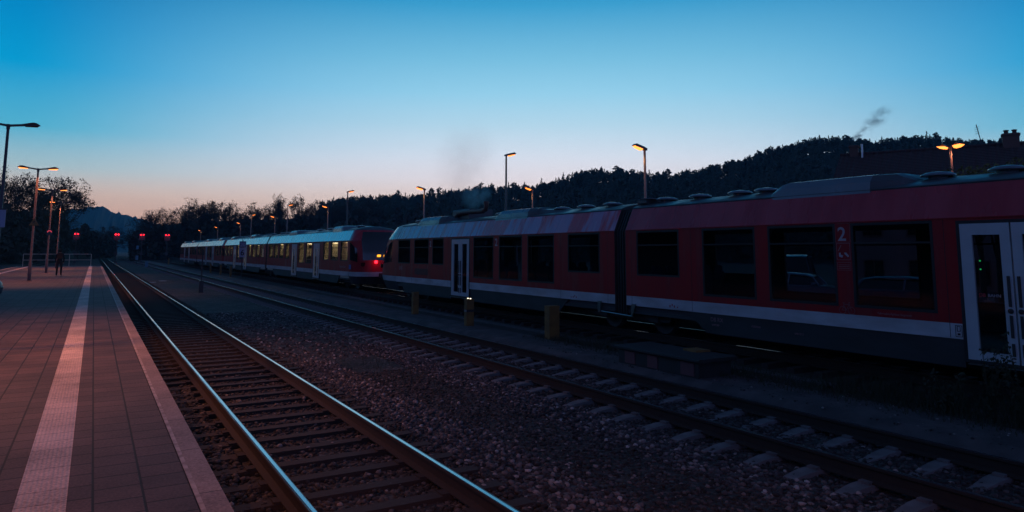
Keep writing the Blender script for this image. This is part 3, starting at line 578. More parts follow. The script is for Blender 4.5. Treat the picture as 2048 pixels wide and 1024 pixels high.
text_obj('skirt_lettering', 'DB RX', .12, (-1.349, -2.92, .53), 'markdim', t1); text_obj('skirt_lettering', '6489580', .06, (-1.349, -2.95, .44), 'markdim', t1)
text_obj('skirt_lettering', '95800648', .055, (-1.349, -4.0, .50), 'markdim', t1); text_obj('skirt_lettering', '6481213', .055, (-1.349, -5.0, .46), 'markdim', t1)
text_obj('door_lettering', 'DB', .07, (-HWID+.006, -8.245, 1.345), 'redpaint', t1, bold=.002); text_obj('door_lettering', 'BAHN', .065, (-HWID+.006, -8.365, 1.345), 'mark', t1)
rc = MB(); rect(rc, -7.98, -7.88, .72, .895, .008); rect(rc, -7.955, -7.905, .80, .88, .008); rc.box(XF-.002, XF, -7.95, -7.91, .745, .775); rc.build('door_release_sticker', 'rubber', t1)
for yy, dd in ((1.85, 1), (-1.75, -1)):
    mk = MB()
    for q, (a, z, h) in enumerate([(0, .74, .05), (.07, .77, .05), (.14, .74, .05), (.24, .74, .03)]): mk.box(XF-.002, XF, yy+dd*a, yy+dd*a+.03, z, z+h)
    mk.build('jacking_marks', 'redpaint', t1)
vg = MB(); 
for k in range(9): vg.box(XF-.004, XF+.01, 11.75, 13.05, 1.06+k*.028, 1.076+k*.028)
vg.build('air_grille', 'black', t1)
bs = MB(); bs.box(XF-.002, XF, 15.0, 15.02, 1.2, 1.22); bs.build('cab_sticker', 'bluemark', t1)
for y, dd in ((.90, 1), (-.44, -1)):
    jb = MB(); jb.extr([(y, .735), (y-.14, .735), (y-.08 if dd > 0 else y-.02, .44), (y-.01 if dd > 0 else y+.04, .44)], 'x', -1.40, -1.372); jb.build('lifting_bracket', 'bright', t1)
db = MB(); db.tube([(-1.36, .80, .47), (-1.36, -.45, .43)], .018, 8); db.build('damper_rod', 'bright', t1)
for y in (1.6, 1.75, -1.5, -1.66):
    sp = MB(); sp.lathe([(0, -.02), (.075, -.02), (.085, 0), (.05, .02), (0, .02)], (-1.18, y, .60), 16, 0, 'x'); sp.build('axle_cover', 'unit', t1)
for z in (1.87, 1.74):
    gd = MB(); gd.lathe([(0, 0), (.012, 0), (.012, .01), (0, .01)], (-1.0, -8.12, z), 10, 0, 'x'); gd.build('indicator_lamp', 'greenled', t1)
ib = MB(); ib.bbox(-.9, .5, -.48, -.15, 3.2, 3.32, .02); ib.build('roof_box', 'roof', t1); il = MB(); il.box(-.92, -.5, -.62, -.22, 3.32, 3.335); il.build('roof_box_lid', 'unit', t1)

# two lit trains coupled behind
def lit_train(label, yb, ceil='ceil_lamp'):
    FAR['ceil'] = ceil
    t = thing('diesel_railcar', label, 'train', (12.73, yb, .27)); nose_swap(True); build_car(t, -1, FAR); build_car(t, 1, FAR); bellows(t); nose_swap(False); return t
t2 = lit_train('second red train with warm lit windows and red tail light, behind the dark nearest train', 55.5)
t3 = lit_train('farthest red train at the left end of the line of trains, its windows faintly lit', 97.5, 'ceil_dim')
def nose_lamp(x, z, r, mt, nm, y=-21.40):
    mb = MB(); mb.lathe([(0, -.02), (r, -.02), (r*1.02, .03), (r*.98, .06)], (x, y, z), 16, 0, 'y'); return mb.build(nm, mt, t2)
nose_lamp(-.34, 1.43, .075, 'redlamp', 'tail_light'); nose_lamp(.16, 1.41, .04, 'redlamp', 'tail_light')
for x in (-.19, .17):
    mb = MB(); mb.bbox(x-.09, x+.09, -21.42, -21.36, 1.69, 1.80, .02); mb.build('marker_light', 'yellowlamp', t2)
mb = MB(); mb.bbox(-1.0, -.96, -20.95, -20.9, 1.76, 1.80, .008); mb.build('side_marker', 'yellowlamp', t2)
mb = MB(); mb.box(XF-.003, XF, -20.55, -20.2, 1.05, 1.28); mb.build('side_sticker', 'bluemark', t2)
text_obj('side_lettering', 'Regionalbahn', .2, (XF, -18.6, 1.1), 'markdim', t2)

# ------------------------------------------------------------------ lamps
def point(parent, loc, power, col=(1, .42, .13), r=.08, spot=True, nm='lamp_light'):
    l = bpy.data.lights.new(nm, 'SPOT' if spot else 'POINT'); l.energy = power; l.color = col; l.shadow_soft_size = r
    if spot: l.spot_size = R(128); l.spot_blend = .5
    o = bpy.data.objects.new(nm, l); COL.objects.link(o); o.location = loc; o.parent = parent; return o
def double_lamp(label, x, y, z0, h, lit, arm=.86, group=None, power=300, polem='polered', glassm='sodium_hot', ax=True, glow=(1, 1), col=(1, .32, .14), gs=1):
    t = thing('street_lamp', label, 'lamp', (x, y, z0), 0 if ax else R(90), group)
    p = MB(); p.tube([(0, 0, 0), (0, 0, 1.0), (0, 0, 1.02), (0, 0, h-.05)], [.085, .085, .062, .045], 12); p.lathe([(.14, 0), (.14, .02), (.1, .03)], (0, 0, 0), 12); p.build('pole', polem, t)
    j = MB(); j.lathe([(.06, -.16), (.06, .02), (.0, .03)], (0, 0, h), 12); j.build('pole_cap', 'head', t)
    for k, s in enumerate((-1, 1)):
        hd = MB(); pr = [(s*.03, h-.07), (s*.03, h+.01), (s*arm*.45, h+.05), (s*arm*.85, h+.14), (s*arm*.97, h+.13), (s*(arm+.10), h+.06), (s*(arm+.08), h+.035), (s*arm*.4, h-.02)]
        n = len(pr); wd = [.045, .045, .08, .11, .11, .09, .09, .075]
        hd.add([(q[0], -w, q[1]) for q, w in zip(pr, wd)]+[(q[0], w, q[1]) for q, w in zip(pr, wd)], [tuple(range(n)), tuple(range(2*n-1, n-1, -1))]+[(i, i+n, (i+1) % n+n, (i+1) % n) for i in range(n)])
        ho = hd.build('lamp_head', 'head', t)
        g = MB(); z = h+.015; k1, k2 = .07*gs, .045*gs; g.add([(s*arm*.52, -k1, z-.005), (s*arm*.52, k1, z-.005), (s*(arm+k1), k1*1.2, z+.03), (s*(arm+k1), -k1*1.2, z+.03), (s*arm*.60, -k1*.7, z-k2), (s*arm*.60, k1*.7, z-k2), (s*(arm+.02*gs), k1*.85, z-k2*.7), (s*(arm+.02*gs), -k1*.85, z-k2*.7)],
                            [(4, 5, 6, 7), (0, 1, 5, 4), (1, 2, 6, 5), (2, 3, 7, 6), (3, 0, 4, 7)])
        on = lit and glow[k]; g.build('lamp_glass', glassm if on else 'shield', ho)
        if on: point(t, (s*arm*.8, 0, z-.10), power, col)
    return t
def single_lamp(label, x, y, z0, h, dirx, group, power, polem='pole', glassm='sodium', arm=.55, col=(1, .45, .14)):
    t = thing('street_lamp', label, 'lamp', (x, y, z0), 0, group)
    p = MB(); p.tube([(0, 0, 0), (0, 0, 1.1), (0, 0, 1.12), (0, 0, h)], [.09, .09, .065, .05], 12); p.build('pole', polem, t)
    s = dirx; hd = MB(); hd.extr([(-s*.07, h-.03), (-s*.07, h+.06), (s*.1, h+.12), (s*arm*.9, h+.22), (s*(arm+.05), h+.16), (s*arm, h+.11), (s*.07, h)], 'y', -.10, .10); ho = hd.build('lamp_head', 'head', t)
    g = MB(); g.add([(s*.14, -.09, h+.03), (s*.14, .09, h+.03), (s*(arm+.02), .09, h+.125), (s*(arm+.02), -.09, h+.125), (s*.2, -.07, h-.04), (s*.2, .07, h-.04), (s*(arm-.05), .07, h+.05), (s*(arm-.05), -.07, h+.05)],
        [(4, 5, 6, 7), (0, 1, 5, 4), (1, 2, 6, 5), (2, 3, 7, 6), (3, 0, 4, 7), (0, 3, 2, 1)]); g.build('lamp_glass', glassm, ho)
    point(t, (s*arm*.6, 0, h-.12), power, col); return t
PGRP = 'double armed lamps along the middle of the platform'
for y, lit, lb, gw in [(-1.2, True, 'double armed platform lamp behind the photographer', (1, 1)), (14.75, True, 'double armed lit platform lamp nearest on the left', (1, 1)),
                   (30.65, False, 'tall unlit double armed lamp cut off by the left edge of the photo', (0, 0)), (46.55, True, 'lit double armed lamp on the platform carrying a yellow triangular sign', (1, 1)),
                   (62.43, True, 'third double armed platform lamp, with a small square sign box on its pole', (1, 1)), (78.3, True, 'farthest platform lamp beside the standing person, only its left arm glowing', (1, 0))]:
    double_lamp(lb, -2.95, y, .567, 6.2, lit, group=PGRP, power=620 if y < 20 else 430 if y < 70 else 1100, glow=gw)
ORD = ['first', 'second', 'third', 'fourth', 'fifth', 'sixth', 'seventh', 'eighth']
rowA = [(19.4, 124.5, 402), (19.4, 108, 434), (19.4, 91.5, 482), (19.4, 74.0, 551), (19.3, 64.5, 0), (19.3, 44.6, 849), (19.45, 21.6, 1289), (25.6, 39.9, 1065)]
rowA = [(19.2, 160, 402), (19.2, 136.5, 434), (19.2, 113.5, 482), (19.3, 90.0, 551), (19.3, 66.9, 657), (19.3, 43.9, 849), (19.4, 21.6, 1289), (25.6, 39.9, 1065)]
# heads at 6.6 m : the row behind the trains
for i, (x, y, px) in enumerate(rowA):
    lb = ['far left', 'second from left', 'third from left', 'fourth from left', 'fifth from left', 'sixth from left', 'nearest, above the coach gap'][i] if i < 7 else None
    single_lamp(('orange lamp, head turned left, '+lb+' in the row') if lb else 'faint orange lamp before the wooded hill above the cooling unit of the nearest train', x, y, -.03, 6.5, -1, 'single street lamps behind the trains', 26 if y > 60 else 24, glassm='sodium' if i not in (5, 6) else 'sodium_hot')
rowB = [(20.1, 110.0), (19.4, 84.0), (19.6, 61.9), (19.6, 33.3)]
for i, (x, y) in enumerate(rowB):
    single_lamp('taller lamp, head turned right, '+['leftmost', 'second from left', 'third from left', 'nearest, with a nearly black pole,'][i]+' of its kind', x, y, -.03, 7.65, 1, 'taller street lamps with heads turned right', 30, polem='head' if i in (2, 3) else 'pole')
double_lamp('double armed orange lamp burning brightly in front of the house roof', 36.0, 17.85, -.02, 7.5, True, .36, None, 260, 'pole', 'sodium_hot', False, gs=2.8)

point(t2, (-.34, -21.75, 1.43), 1.6, (1, .03, .08), .06, False, 'tail_light_glow')

# ------------------------------------------------------------------ signs and small things on the platform poles
s_ = thing('platform_sign', 'pale bluish rectangular sign on the lamp pole at the left photo edge', 'sign', (-2.95, 30.5, 3.05))
mb = MB(); mb.bbox(-.95, .17, -.03, .03, 0, .62, .015); mb.build('sign_panel', 'signblue', s_); mb = MB(); mb.box(-.97, .19, -.05, .05, .62, .66); mb.tube([(0, .08, .1), (0, .08, .5)], .03, 8); mb.build('sign_bracket', 'head', s_)
w_ = thing('warning_sign', 'yellow triangular warning sign fixed to a platform lamp pole', 'sign', (-2.93, 46.43, 3.6))
mb = MB(); mb.extr([(-.24, 0), (.24, 0), (0, .42)], 'y', -.012, .0); mb.build('sign_panel', 'yellow', w_); mb = MB(); mb.extr([(-.02, .30), (.05, .20), (.0, .19), (.03, .08), (-.06, .21), (-.01, .22)], 'y', -.018, -.012); mb.build('warning_symbol', 'rubber', w_)
b_ = thing('sign_box', 'small square box sign with a red arc on the third platform lamp pole', 'sign', (-2.93, 62.3, 3.38))
mb = MB(); mb.bbox(-.17, .17, -.08, .02, 0, .40, .02); mb.build('sign_panel', 'head', b_); mb = MB(); mb.extr([(.15*math.cos(a), .2+.15*math.sin(a)) for a in np.linspace(0, math.pi, 12)]+[(.09*math.cos(a), .2+.09*math.sin(a)) for a in np.linspace(math.pi, 0, 12)], 'y', -.10, -.08); mb.build('red_arc', mat('red_arc_lamp', (.5, .05, .06), .4, emit=(1, .08, .12), estr=.5), b_)
M['railpaint'] = mat('railing_paint', (.72, .55, .42), .4)
rl = thing('railing', 'two bar steel railing closing off the end of the platform', 'railing', (0, 88.7, .567))
mb = MB()
for z in (.66, 1.28): mb.tube([(-6.28, 0, z), (-.2, 0, z)], .03, 8)
mb.build('handrail', 'railpaint', rl)
for x in (-6.28, -2.2, -4.3, -.2): mb = MB(); mb.tube([(x, 0, 0), (x, 0, 1.28)], .03, 8); mb.build('post', 'railpaint', rl)
bn = thing('litter_bin', 'dark glossy rounded bin half cut off by the left photo edge', 'bin', (-2.86, 27.8, .567))
mb = MB(); mb.lathe([(.10, 0), (.16, .03), (.30, .12), (.40, .30), (.43, .45), (.40, .62), (.28, .76), (.12, .82), (0, .83)], (0, 0, 0), 28); mb.build('bin_body', mat('bin_blue_black', (.02, .035, .07), .4, coat=.15), bn)
mb = MB(); mb.lathe([(.425, .46), (.438, .47), (.438, .50), (.42, .51)], (0, 0, 0), 28); mb.build('bin_rim', 'head', bn)

# ------------------------------------------------------------------ trackside things
def yellow_post(label, x, y, w, h, lights=False):
    t = thing('yellow_post', label, 'post', (x, y, -.03), 0, 'yellow posts in front of the trains')
    mb = MB(); mb.bbox(-w/2, w/2, -w/2*.7, w/2*.7, 0, h-.03, .012); mb.build('post_body', 'yellow', t)
    mb = MB(); mb.bbox(-w/2-.008, w/2+.008, -w/2*.7-.008, w/2*.7+.008, h-.03, h, .006); mb.build('post_cap', 'yellow', t)
    if lights:
        for s in (-1, 1): mb = MB(); mb.lathe([(0, 0), (.022, 0), (.022, .02), (0, .03)], (0, s*w*.33, h), 10); mb.build('reflector_lamp', mat('white_reflector', (1, .9, .7), .3, emit=(1, .85, .6), estr=2.2), t)
        b = MB(); b.box(-w/2-.004, w/2+.004, -w/2*.7-.004, w/2*.7+.004, .43, .50); b.build('band', 'head', t)
        for q in range(4): c = MB(); c.extr([(-.07+q*.042, .435), (-.05+q*.042, .435), (-.07+q*.042, .495), (-.09+q*.042, .495)], 'x', -w/2-.007, -w/2-.003); c.build('band_stripe', 'mark', t)
    return t
yellow_post('largest yellow post, right of the other two, in front of the near train', 10.42, 15.3, .32, .86)
yellow_post('yellow post with two tiny white lights on top and a striped band', 10.02, 19.24, .25, .82, True)
yellow_post('plain yellow post left of the pale train door', 10.14, 23.72, .22, .80)
yellow_post('small pale-topped post beside the second track, far along the trains', 10.5, 71.5, .16, .95, False)
yellow_post('dark small post just left of the pale-topped one', 10.6, 79, .16, .9); yellow_post('dark small post just right of the pale-topped one', 10.6, 66.5, .16, .9); yellow_post('tiny far post near the tail of the farthest train', 10.7, 128, .2, 1.0)
k_ = thing('kilometre_board', 'small two-part pale blue board with a 6, standing before the second train', 'sign', (10.47, 60.5, -.03))
mb = MB(); mb.tube([(0, 0, 0), (0, 0, 3.2)], .04, 8); mb.build('post', 'head', k_)
mb = MB(); mb.box(-.26, .26, -.04, -.02, 2.55, 3.06); mb.build('upper_board', mat('board_dark_blue', (.10, .11, .2), .6), k_); mb = MB(); mb.box(-.26, .26, -.04, -.02, 1.75, 2.53); mb.build('lower_board', 'signblue', k_)
def text_y(name, s, size, loc, mt, parent):
    cu = bpy.data.curves.new(name, 'FONT'); cu.body = s; cu.size = size; cu.extrude = .002; cu.offset = .01; cu.align_x = 'CENTER'; t = bpy.data.objects.new(name, cu); me = bpy.data.meshes.new_from_object(t); bpy.data.objects.remove(t)
    me.transform(Matrix(((1, 0, 0), (0, 0, -1), (0, 1, 0))).to_4x4()); me.materials.clear(); me.materials.append(M[mt]); return place(name, me, parent, loc)
text_y('figure', '20', .42, (0, -.045, 2.65), 'signblue', k_); text_y('figure', '6', .62, (0, -.045, 1.92), 'rubber', k_)
q_ = thing('marker_pole', 'thin dark pole with a thick boxed foot between the two tracks', 'post', (5.62, 45.4, -.27))
mb = MB(); mb.tube([(0, 0, .3), (0, 0, 2.6)], .035, 8); mb.build('pole', 'head', q_); mb = MB(); mb.bbox(-.12, .12, -.12, .12, 0, .75, .02); mb.build('foot_box', 'head', q_)
e_ = thing('equipment_box', 'low dark lidded box with dull red panels beside the near train', 'box', (9.85, 10.35, -.03))
mb = MB(); mb.bbox(-.42, .42, -1.15, 1.05, .0, .30, .015); mb.build('box_body', 'black', e_)
mb = MB(); mb.bbox(-.50, .52, -1.25, 1.15, .30, .36, .012); mb.build('lid', 'black', e_)
for y0, y1 in ((-1.05, -.72), (-.1, .18), (.55, .85)): mb = MB(); mb.box(-.435, -.42, y0, y1, .04, .27); mb.build('side_panel', mat('dull_red_panel', (.18, .075, .08), .7), e_)
yb_ = thing('yellow_plate', 'small flat yellow-brown plate lying on the dark box lid', 'plate', (10.17, 10.0, .33)); mb = MB(); mb.extr([(-.17, -.2), (.15, -.26), (.17, .12), (-.15, .16)], 'z', 0, .04); mb.build('plate', 'yellow', yb_)
cp = MB(); cp.bbox(-.22, .22, -.45, .45, 0, .07, .01); c_ = tag(cp.build('cover_plate', 'black', None, (9.0, 13.2, -.20)), 'flat dark metal cover plate beside the far rail of the middle track', 'cover plate')
for i, (x, y) in enumerate([(4.05, 61.5), (5.0, 64)]):
    mb = MB(); mb.extr([(-.28, -.06), (.1, -.12), (.3, .02), (.05, .12), (-.2, .06)], 'z', 0, .05); tag(mb.build('litter', 'whitepaint', None, (x, y, -.26)), ['pale scrap of litter nearer the first track', 'pale scrap of litter nearer the marker pole line'][i], 'litter')
def signal(label, x, y, big=1):
    t = thing('railway_signal', label, 'signal', (x, y, -.27), 0, 'red railway signals beyond the platform end')
    mb = MB(); mb.tube([(0, 0, 0), (0, 0, 5.0)], .08, 8); mb.box(-.2, .2, -.2, .2, 0, .5); mb.build('mast', 'head', t)
    mb = MB(); mb.bbox(-.55, .55, -.06, .06, 4.6, 6.05, .05); mb.build('signal_board', 'head', t)
    for s in (-1, 1):
        l = MB(); l.lathe([(0, -.03), (.115*big, -.03), (.115*big, .0)], (s*.27, -.09, 5.72), 14, 0, 'y'); l.build('red_light', 'redlamp', t)
        hood = MB(); hood.extr([(s*.27+.2*math.cos(a), 5.72+.2*math.sin(a)) for a in np.linspace(0, math.pi, 9)]+[(s*.27+.18*math.cos(a), 5.72+.18*math.sin(a)) for a in np.linspace(math.pi, 0, 9)], 'y', -.30, -.06); hood.build('hood', 'head', t)
    mb = MB(); mb.box(-.25, .25, -.05, .05, 1.6, 2.3); mb.build('lower_board', 'head', t)
    point(t, (0, -.5, 5.7), 12, (1, .05, .08), .1, False); return t
signal('red signal left of the far lamp poles, above the railing', -3.1, 160, 1.0); signal('brightest red signal, straight over the first track', 3.8, 160, 1.25)
signal('red signal, third from the left, over the middle track', 8.25, 160, 1.0); signal('rightmost red signal, just left of the farthest train', 12.85, 160, 1.0)
for i, (x, y, z0, z1, lb) in enumerate([(6.6, 140, .9, 3.4, 'small pale teal board on a short post between the far signals'), (6.9, 118, .0, .9, 'low pale teal cabinet at the foot of the far signals')]):
    t = thing('trackside_board', lb, 'sign' if i == 0 else 'cabinet', (x, y, -.27))
    mb = MB(); mb.tube([(0, 0, 0), (0, 0, z1)], .05, 8); mb.build('post', 'head', t)
    mb = MB(); mb.bbox(-.22, .22, -.08, -.05, z0, z0+.75 if i == 0 else z1, .01); 
    if i == 0: mb.bbox(-.2, .2, -.08, -.05, z1-.6, z1, .01)
    mb.build('board', mat('teal_board', (.12, .25, .34), .6), t)

mb = MB()
for i in range(70): mb.bbox(-.14, .14, i*.6+.006, i*.6+.594, 0, .035, .006)
tag(mb.build('cable_trough', mat('trough_concrete', (.13, .12, .12), .9, noise=(4, .2, (.08, .075, .075)), bump=(40, .006)), None, (11.0, 3.2, -.035)), 'flat run of concrete cable trough covers beside the near train', 'cable trough')

# ------------------------------------------------------------------ person on the platform, seen from behind
def person(x, y, z):
    root = None
    # joints: (pos, radius)
    J = {'pel': ((0, 0, .95), .13), 'sp': ((0, .01, 1.13), .135), 'ch': ((0, .0, 1.33), .155), 'nk': ((0, .01, 1.48), .06), 'hd0': ((0, -.005, 1.56), .072), 'hd1': ((0, -.01, 1.64), .088), 'hd2': ((0, 0, 1.70), .06)}
    for s, n in ((-1, 'l'), (1, 'r')):
        J['hip'+n] = ((s*.10, 0, .88), .10); J['kn'+n] = ((s*.115, -.01+s*.02, .50), .068); J['an'+n] = ((s*.12, .02+s*.03, .10), .048); J['to'+n] = ((s*.14, -.0+s*.03+.13, .045), .042)
        J['sh'+n] = ((s*.17, .01, 1.41), .075); J['el'+n] = ((s*.235, .02, 1.12), .05); J['wr'+n] = ((s*.22, .13, .93), .036); J['pa'+n] = ((s*.205, .19, .87), .036)
    names = list(J); E = [('pel', 'sp'), ('sp', 'ch'), ('ch', 'nk'), ('nk', 'hd0'), ('hd0', 'hd1'), ('hd1', 'hd2')]
    for n in 'lr': E += [('pel', 'hip'+n), ('hip'+n, 'kn'+n), ('kn'+n, 'an'+n), ('an'+n, 'to'+n), ('ch', 'sh'+n), ('sh'+n, 'el'+n), ('el'+n, 'wr'+n), ('wr'+n, 'pa'+n)]
    P = [J[k][0] for k in names]; Rr = [J[k][1] for k in names]; E = [(names.index(a), names.index(b)) for a, b in E]
    for n, s in (('l', -1), ('r', 1)):
        b = names.index('pa'+n); px, py, pz = J['pa'+n][0]
        for q in range(4):
            L = [.07, .08, .075, .06][q]; o = (q-1.5)*.019; i0 = len(P)
            P += [(px+o*.3, py+.03+o*.9, pz-.02), (px+o*.3, py+.04+o, pz-.02-L*.55), (px-s*.01+o*.3, py+.03+o, pz-.02-L)]; Rr += [.0095, .009, .008]; E += [(b, i0), (i0, i0+1), (i0+1, i0+2)]
        i0 = len(P); P += [(px-s*.035, py+.02, pz-.01), (px-s*.045, py+.03, pz-.05)]; Rr += [.011, .009]; E += [(b, i0), (i0, i0+1)]
    me = bpy.data.meshes.new('person_skeleton'); me.from_pydata(P, E, []); ob = bpy.data.objects.new('person_skeleton', me); COL.objects.link(ob)
    sk = ob.modifiers.new('skin', 'SKIN'); 
    for v, r in zip(me.skin_vertices[0].data, Rr): v.radius = (r, r*(.82 if r > .12 else 1)); 
    me.skin_vertices[0].data[0].use_root = True
    sb = ob.modifiers.new('sub', 'SUBSURF'); sb.levels = 2; sb.render_levels = 2
    bpy.context.view_layer.update(); dg = bpy.context.evaluated_depsgraph_get(); m2 = bpy.data.meshes.new_from_object(ob.evaluated_get(dg)); bpy.data.objects.remove(ob)
    for mm in (mat('jacket_cloth', (.016, .015, .016), .9), mat('trouser_cloth', (.012, .012, .016), .9), mat('skin', (.35, .2, .14), .6), mat('shoe_leather', (.015, .015, .015), .5)): m2.materials.append(mm)
    for p in m2.polygons:
        p.use_smooth = True; zc = p.center.z; xa = abs(p.center.x)
        p.material_index = 3 if zc < .09 else 2 if zc > 1.50 or (zc < .92 and p.center.y > .14) else 1 if zc < .93 and not (xa > .18 and zc > .85) else 0
    o = place('person', m2, None, (x, y, z)); tag(o, 'person in dark jacket and trousers standing with their back to us on the platform', 'person')
    h = MB(); h.lathe([(.0, .14), (.05, .13), (.088, .08), (.098, .02), (.09, -.05), (.06, -.08)], (0, -.015, 1.63), 16); ho = h.build('hair', mat('hair', (.03, .02, .015), .8), o)
    b = thing('backpack', 'brown backpack worn by the person on the platform', 'backpack', (x, y-.17, z+1.12)); mb = MB(); mb.bbox(-.15, .15, -.09, .07, 0, .40, .06); mb.build('bag_body', mat('backpack_cloth', (.045, .025, .018), .85), b)
    mb = MB(); mb.bbox(-.11, .11, -.125, -.085, .04, .20, .02); mb.build('front_pocket', mat('backpack_pocket', (.06, .032, .02), .85), b)
    for s in (-1, 1): mb = MB(); mb.tube([(s*.1, .05, .36), (s*.12, .16, .34), (s*.13, .2, .2), (s*.13, .1, .04)], .02, 6); mb.build('strap', 'black', b)
person(-1.89, 54.8, .567)

# ------------------------------------------------------------------ parked cars seen through the train
def car(name, label, x, y, rz, col, roofh=1.46, L=4.3, hood=.98):
    t = thing(name, label, 'car', (x, y, -.015), rz, 'cars parked behind the trains')
    paint = mat('car_paint', col, .3, metal=.3, coat=1, coat_rough=.05); H = roofh
    prof = [(-L/2, .35), (-L/2, .75), (-L/2+.12, .95), (-L/2+.35, 1.0), (L/2-1.25, hood), (L/2-.35, .82), (L/2-.04, .62), (L/2, .35)]
    secs = []
    b = MB(); n = len(prof)
    ws = [.80, .86, .86, .82, .82, .80, .74, .74]
    b.add([(-w, p[0], p[1]) for p, w in zip(prof, ws)]+[(w, p[0], p[1]) for p, w in zip(prof, ws)], [tuple(range(n)), tuple(range(2*n-1, n-1, -1))]+[(i, i+n, (i+1) % n+n, (i+1) % n) for i in range(n)])
    # roof
    rp = [(-L/2+.55, H-.09), (-L/2+.9, H-.02), (-.25, H), (.35, H-.05), (.62, H-.13)]
    vs = []
    for (yy, zz) in rp: vs += [(-.60, yy, zz-.05), (-.5, yy, zz), (.5, yy, zz), (.60, yy, zz-.05)]
    b.add(vs, [(i*4+k, i*4+k+1, (i+1)*4+k+1, (i+1)*4+k) for i in range(4) for k in range(3)], 0, True)
    # pillars
    for s in (-1, 1):
        b.tube([(s*.60, .62, H-.17), (s*.78, L/2-1.3, hood+.01)], .035, 5); b.tube([(s*.60, -L/2+.56, H-.13), (s*.80, -L/2+.30, 1.0)], .06, 5); b.tube([(s*.61, -.25, H-.06), (s*.81, -.3, 1.0)], .035, 5)
    bo = b.build('body', paint, t)
    g = MB(); a = [(-.585, -L/2+.6, H-.13), (.585, -L/2+.6, H-.13), (.585, .6, H-.16), (-.585, .6, H-.16), (-.79, -L/2+.34, .99), (.79, -L/2+.34, .99), (.77, L/2-1.32, hood), (-.77, L/2-1.32, hood)]
    g.add(a, [(0, 1, 5, 4), (1, 2, 6, 5), (2, 3, 7, 6), (3, 0, 4, 7)]); g.build('window', 'shield', t)
    for s in (-1, 1):
        for q in (-L/2+.8, L/2-.82): w = MB(); w.lathe([(0, -.1), (.2, -.1), (.31, -.08), (.32, 0), (.31, .09), (.2, .1), (.18, .08), (0, .08)], (s*.76, q, .32), 20, 0, 'x'); w.build('wheel', 'rubber', t)
        h = MB(); h.bbox(s*.58-.16, s*.58+.16, L/2-.22, L/2-.02, .60, .74, .03); h.build('headlight', 'bright', t)
        h = MB(); h.bbox(s*.66-.1, s*.66+.1, -L/2-.01, -L/2+.06, .72, .90, .02); h.build('tail_light', 'redpaint', t)
        h = MB(); h.bbox(s*.86-.06, s*.86+.08, L/2-1.55, L/2-1.4, .98, 1.10, .03); h.build('wing_mirror', paint, t)
    return t
car('parked_car', 'silver-blue car seen through the window left of the large figure 2', 24.6, 18.3, R(205), (.25, .33, .4))
car('parked_car', 'dark car with an orange glint seen through the window right of the large figure 2', 24.6, 13.6, R(200), (.09, .13, .17), 1.44)
car('parked_van', 'dark van standing farther back, above the silver-blue car', 34.0, 25.5, R(120), (.03, .05, .08), 2.15, 4.7, 1.2)

# ------------------------------------------------------------------ house behind the car park
hs = thing('house', 'long house with a big dark tiled roof and two chimneys behind the trains', 'house', (45, 4, -.02))
HA = Vector((*az_pos(1684, 50), 0)); HB = Vector((*az_pos(2040, 49.5), 0)); HD = (HA-HB).normalized(); hs.location = HA-HD*27.3+Vector((0, 0, -.85)); hs.rotation_euler = (0, 0, math.atan2(-HD.x, HD.y))
mb = MB(); mb.box(0, 11, 0, 27.3, 0, 6.95); mb.extr([(0, 6.95), (11, 6.95), (5.5, 9.8)], 'y', 0, 27.3); mb.build('wall', 'wall', hs)
def roof_tiles():
    mb = MB(); nrow = 26
    for s in (0, 1):
        for i in range(nrow):
            u0, u1 = i/nrow, (i+1)/nrow; x0, x1 = -.7+6.2*u0, -.7+6.2*u1; z0, z1 = 6.72+3.38*u0, 6.72+3.38*u1
            if s: x0, x1 = 11-x0, 11-x1
            mb.add([(x0, -.6, z0+.05), (x0, 27.9, z0+.05), (x1, 27.9, z1+.015), (x1, -.6, z1+.015), (x0, -.6, z0-.1), (x0, 27.9, z0-.1), (x1, 27.9, z1-.1), (x1, -.6, z1-.1)], [(0, 1, 2, 3), (7, 6, 5, 4), (0, 4, 5, 1), (1, 5, 6, 2), (0, 3, 7, 4)])
    mb.tube([(5.5, -.6, 10.16), (5.5, 27.9, 10.16)], .12, 8); return mb
m_ = M['tilesroof']; n = m_.node_tree.nodes; l = m_.node_tree.links; b = n['Principled BSDF']; co = n.new('ShaderNodeTexCoord'); wv = n.new('ShaderNodeTexWave'); wv.bands_direction = 'Y'; wv.inputs['Scale'].default_value = 1.05; l.new(co.outputs['Object'], wv.inputs[0]); bp = n.new('ShaderNodeBump'); bp.inputs['Distance'].default_value = .05; l.new(wv.outputs['Fac'], bp.inputs['Height']); l.new(bp.outputs[0], b.inputs['Normal'])
ro = roof_tiles().build('roof', 'tilesroof', hs)
mb = MB(); mb.box(5.2, 5.8, 26.7, 27.25, 9.7, 10.8); mb.box(5.13, 5.87, 26.63, 27.32, 10.66, 10.75); mb.build('chimney', 'brick', ro)
mb = MB(); mb.tube([(5.0, 26.4, 9.5), (5.0, 26.4, 10.8)], .07, 8); mb.build('flue_pipe', 'bright', ro)
mb = MB(); mb.box(5.0, 5.9, 17.3, 18.2, 9.4, 10.8); mb.box(4.94, 5.96, 17.24, 18.26, 10.66, 10.76)
for y in (17.53, 17.97): mb.lathe([(.14, 10.74), (.12, 10.98), (.16, 11.0), (.16, 11.05), (.1, 11.07)], (5.45, y, 0), 12)
mb.build('chimney', 'brick', ro)
for y, lean in ((19.3, .25), (16.4, -.05)):
    mb = MB(); mb.tube([(5.5, y, 10.1), (5.5, y+lean, 11.6)], .03, 6)
    for q in range(4): mb.tube([(5.3, y+lean*.9-.12, 11.0+q*.14), (5.7, y+lean*.9+.12, 11.0+q*.14)], .012, 4)
    mb.build('antenna', 'head', ro)
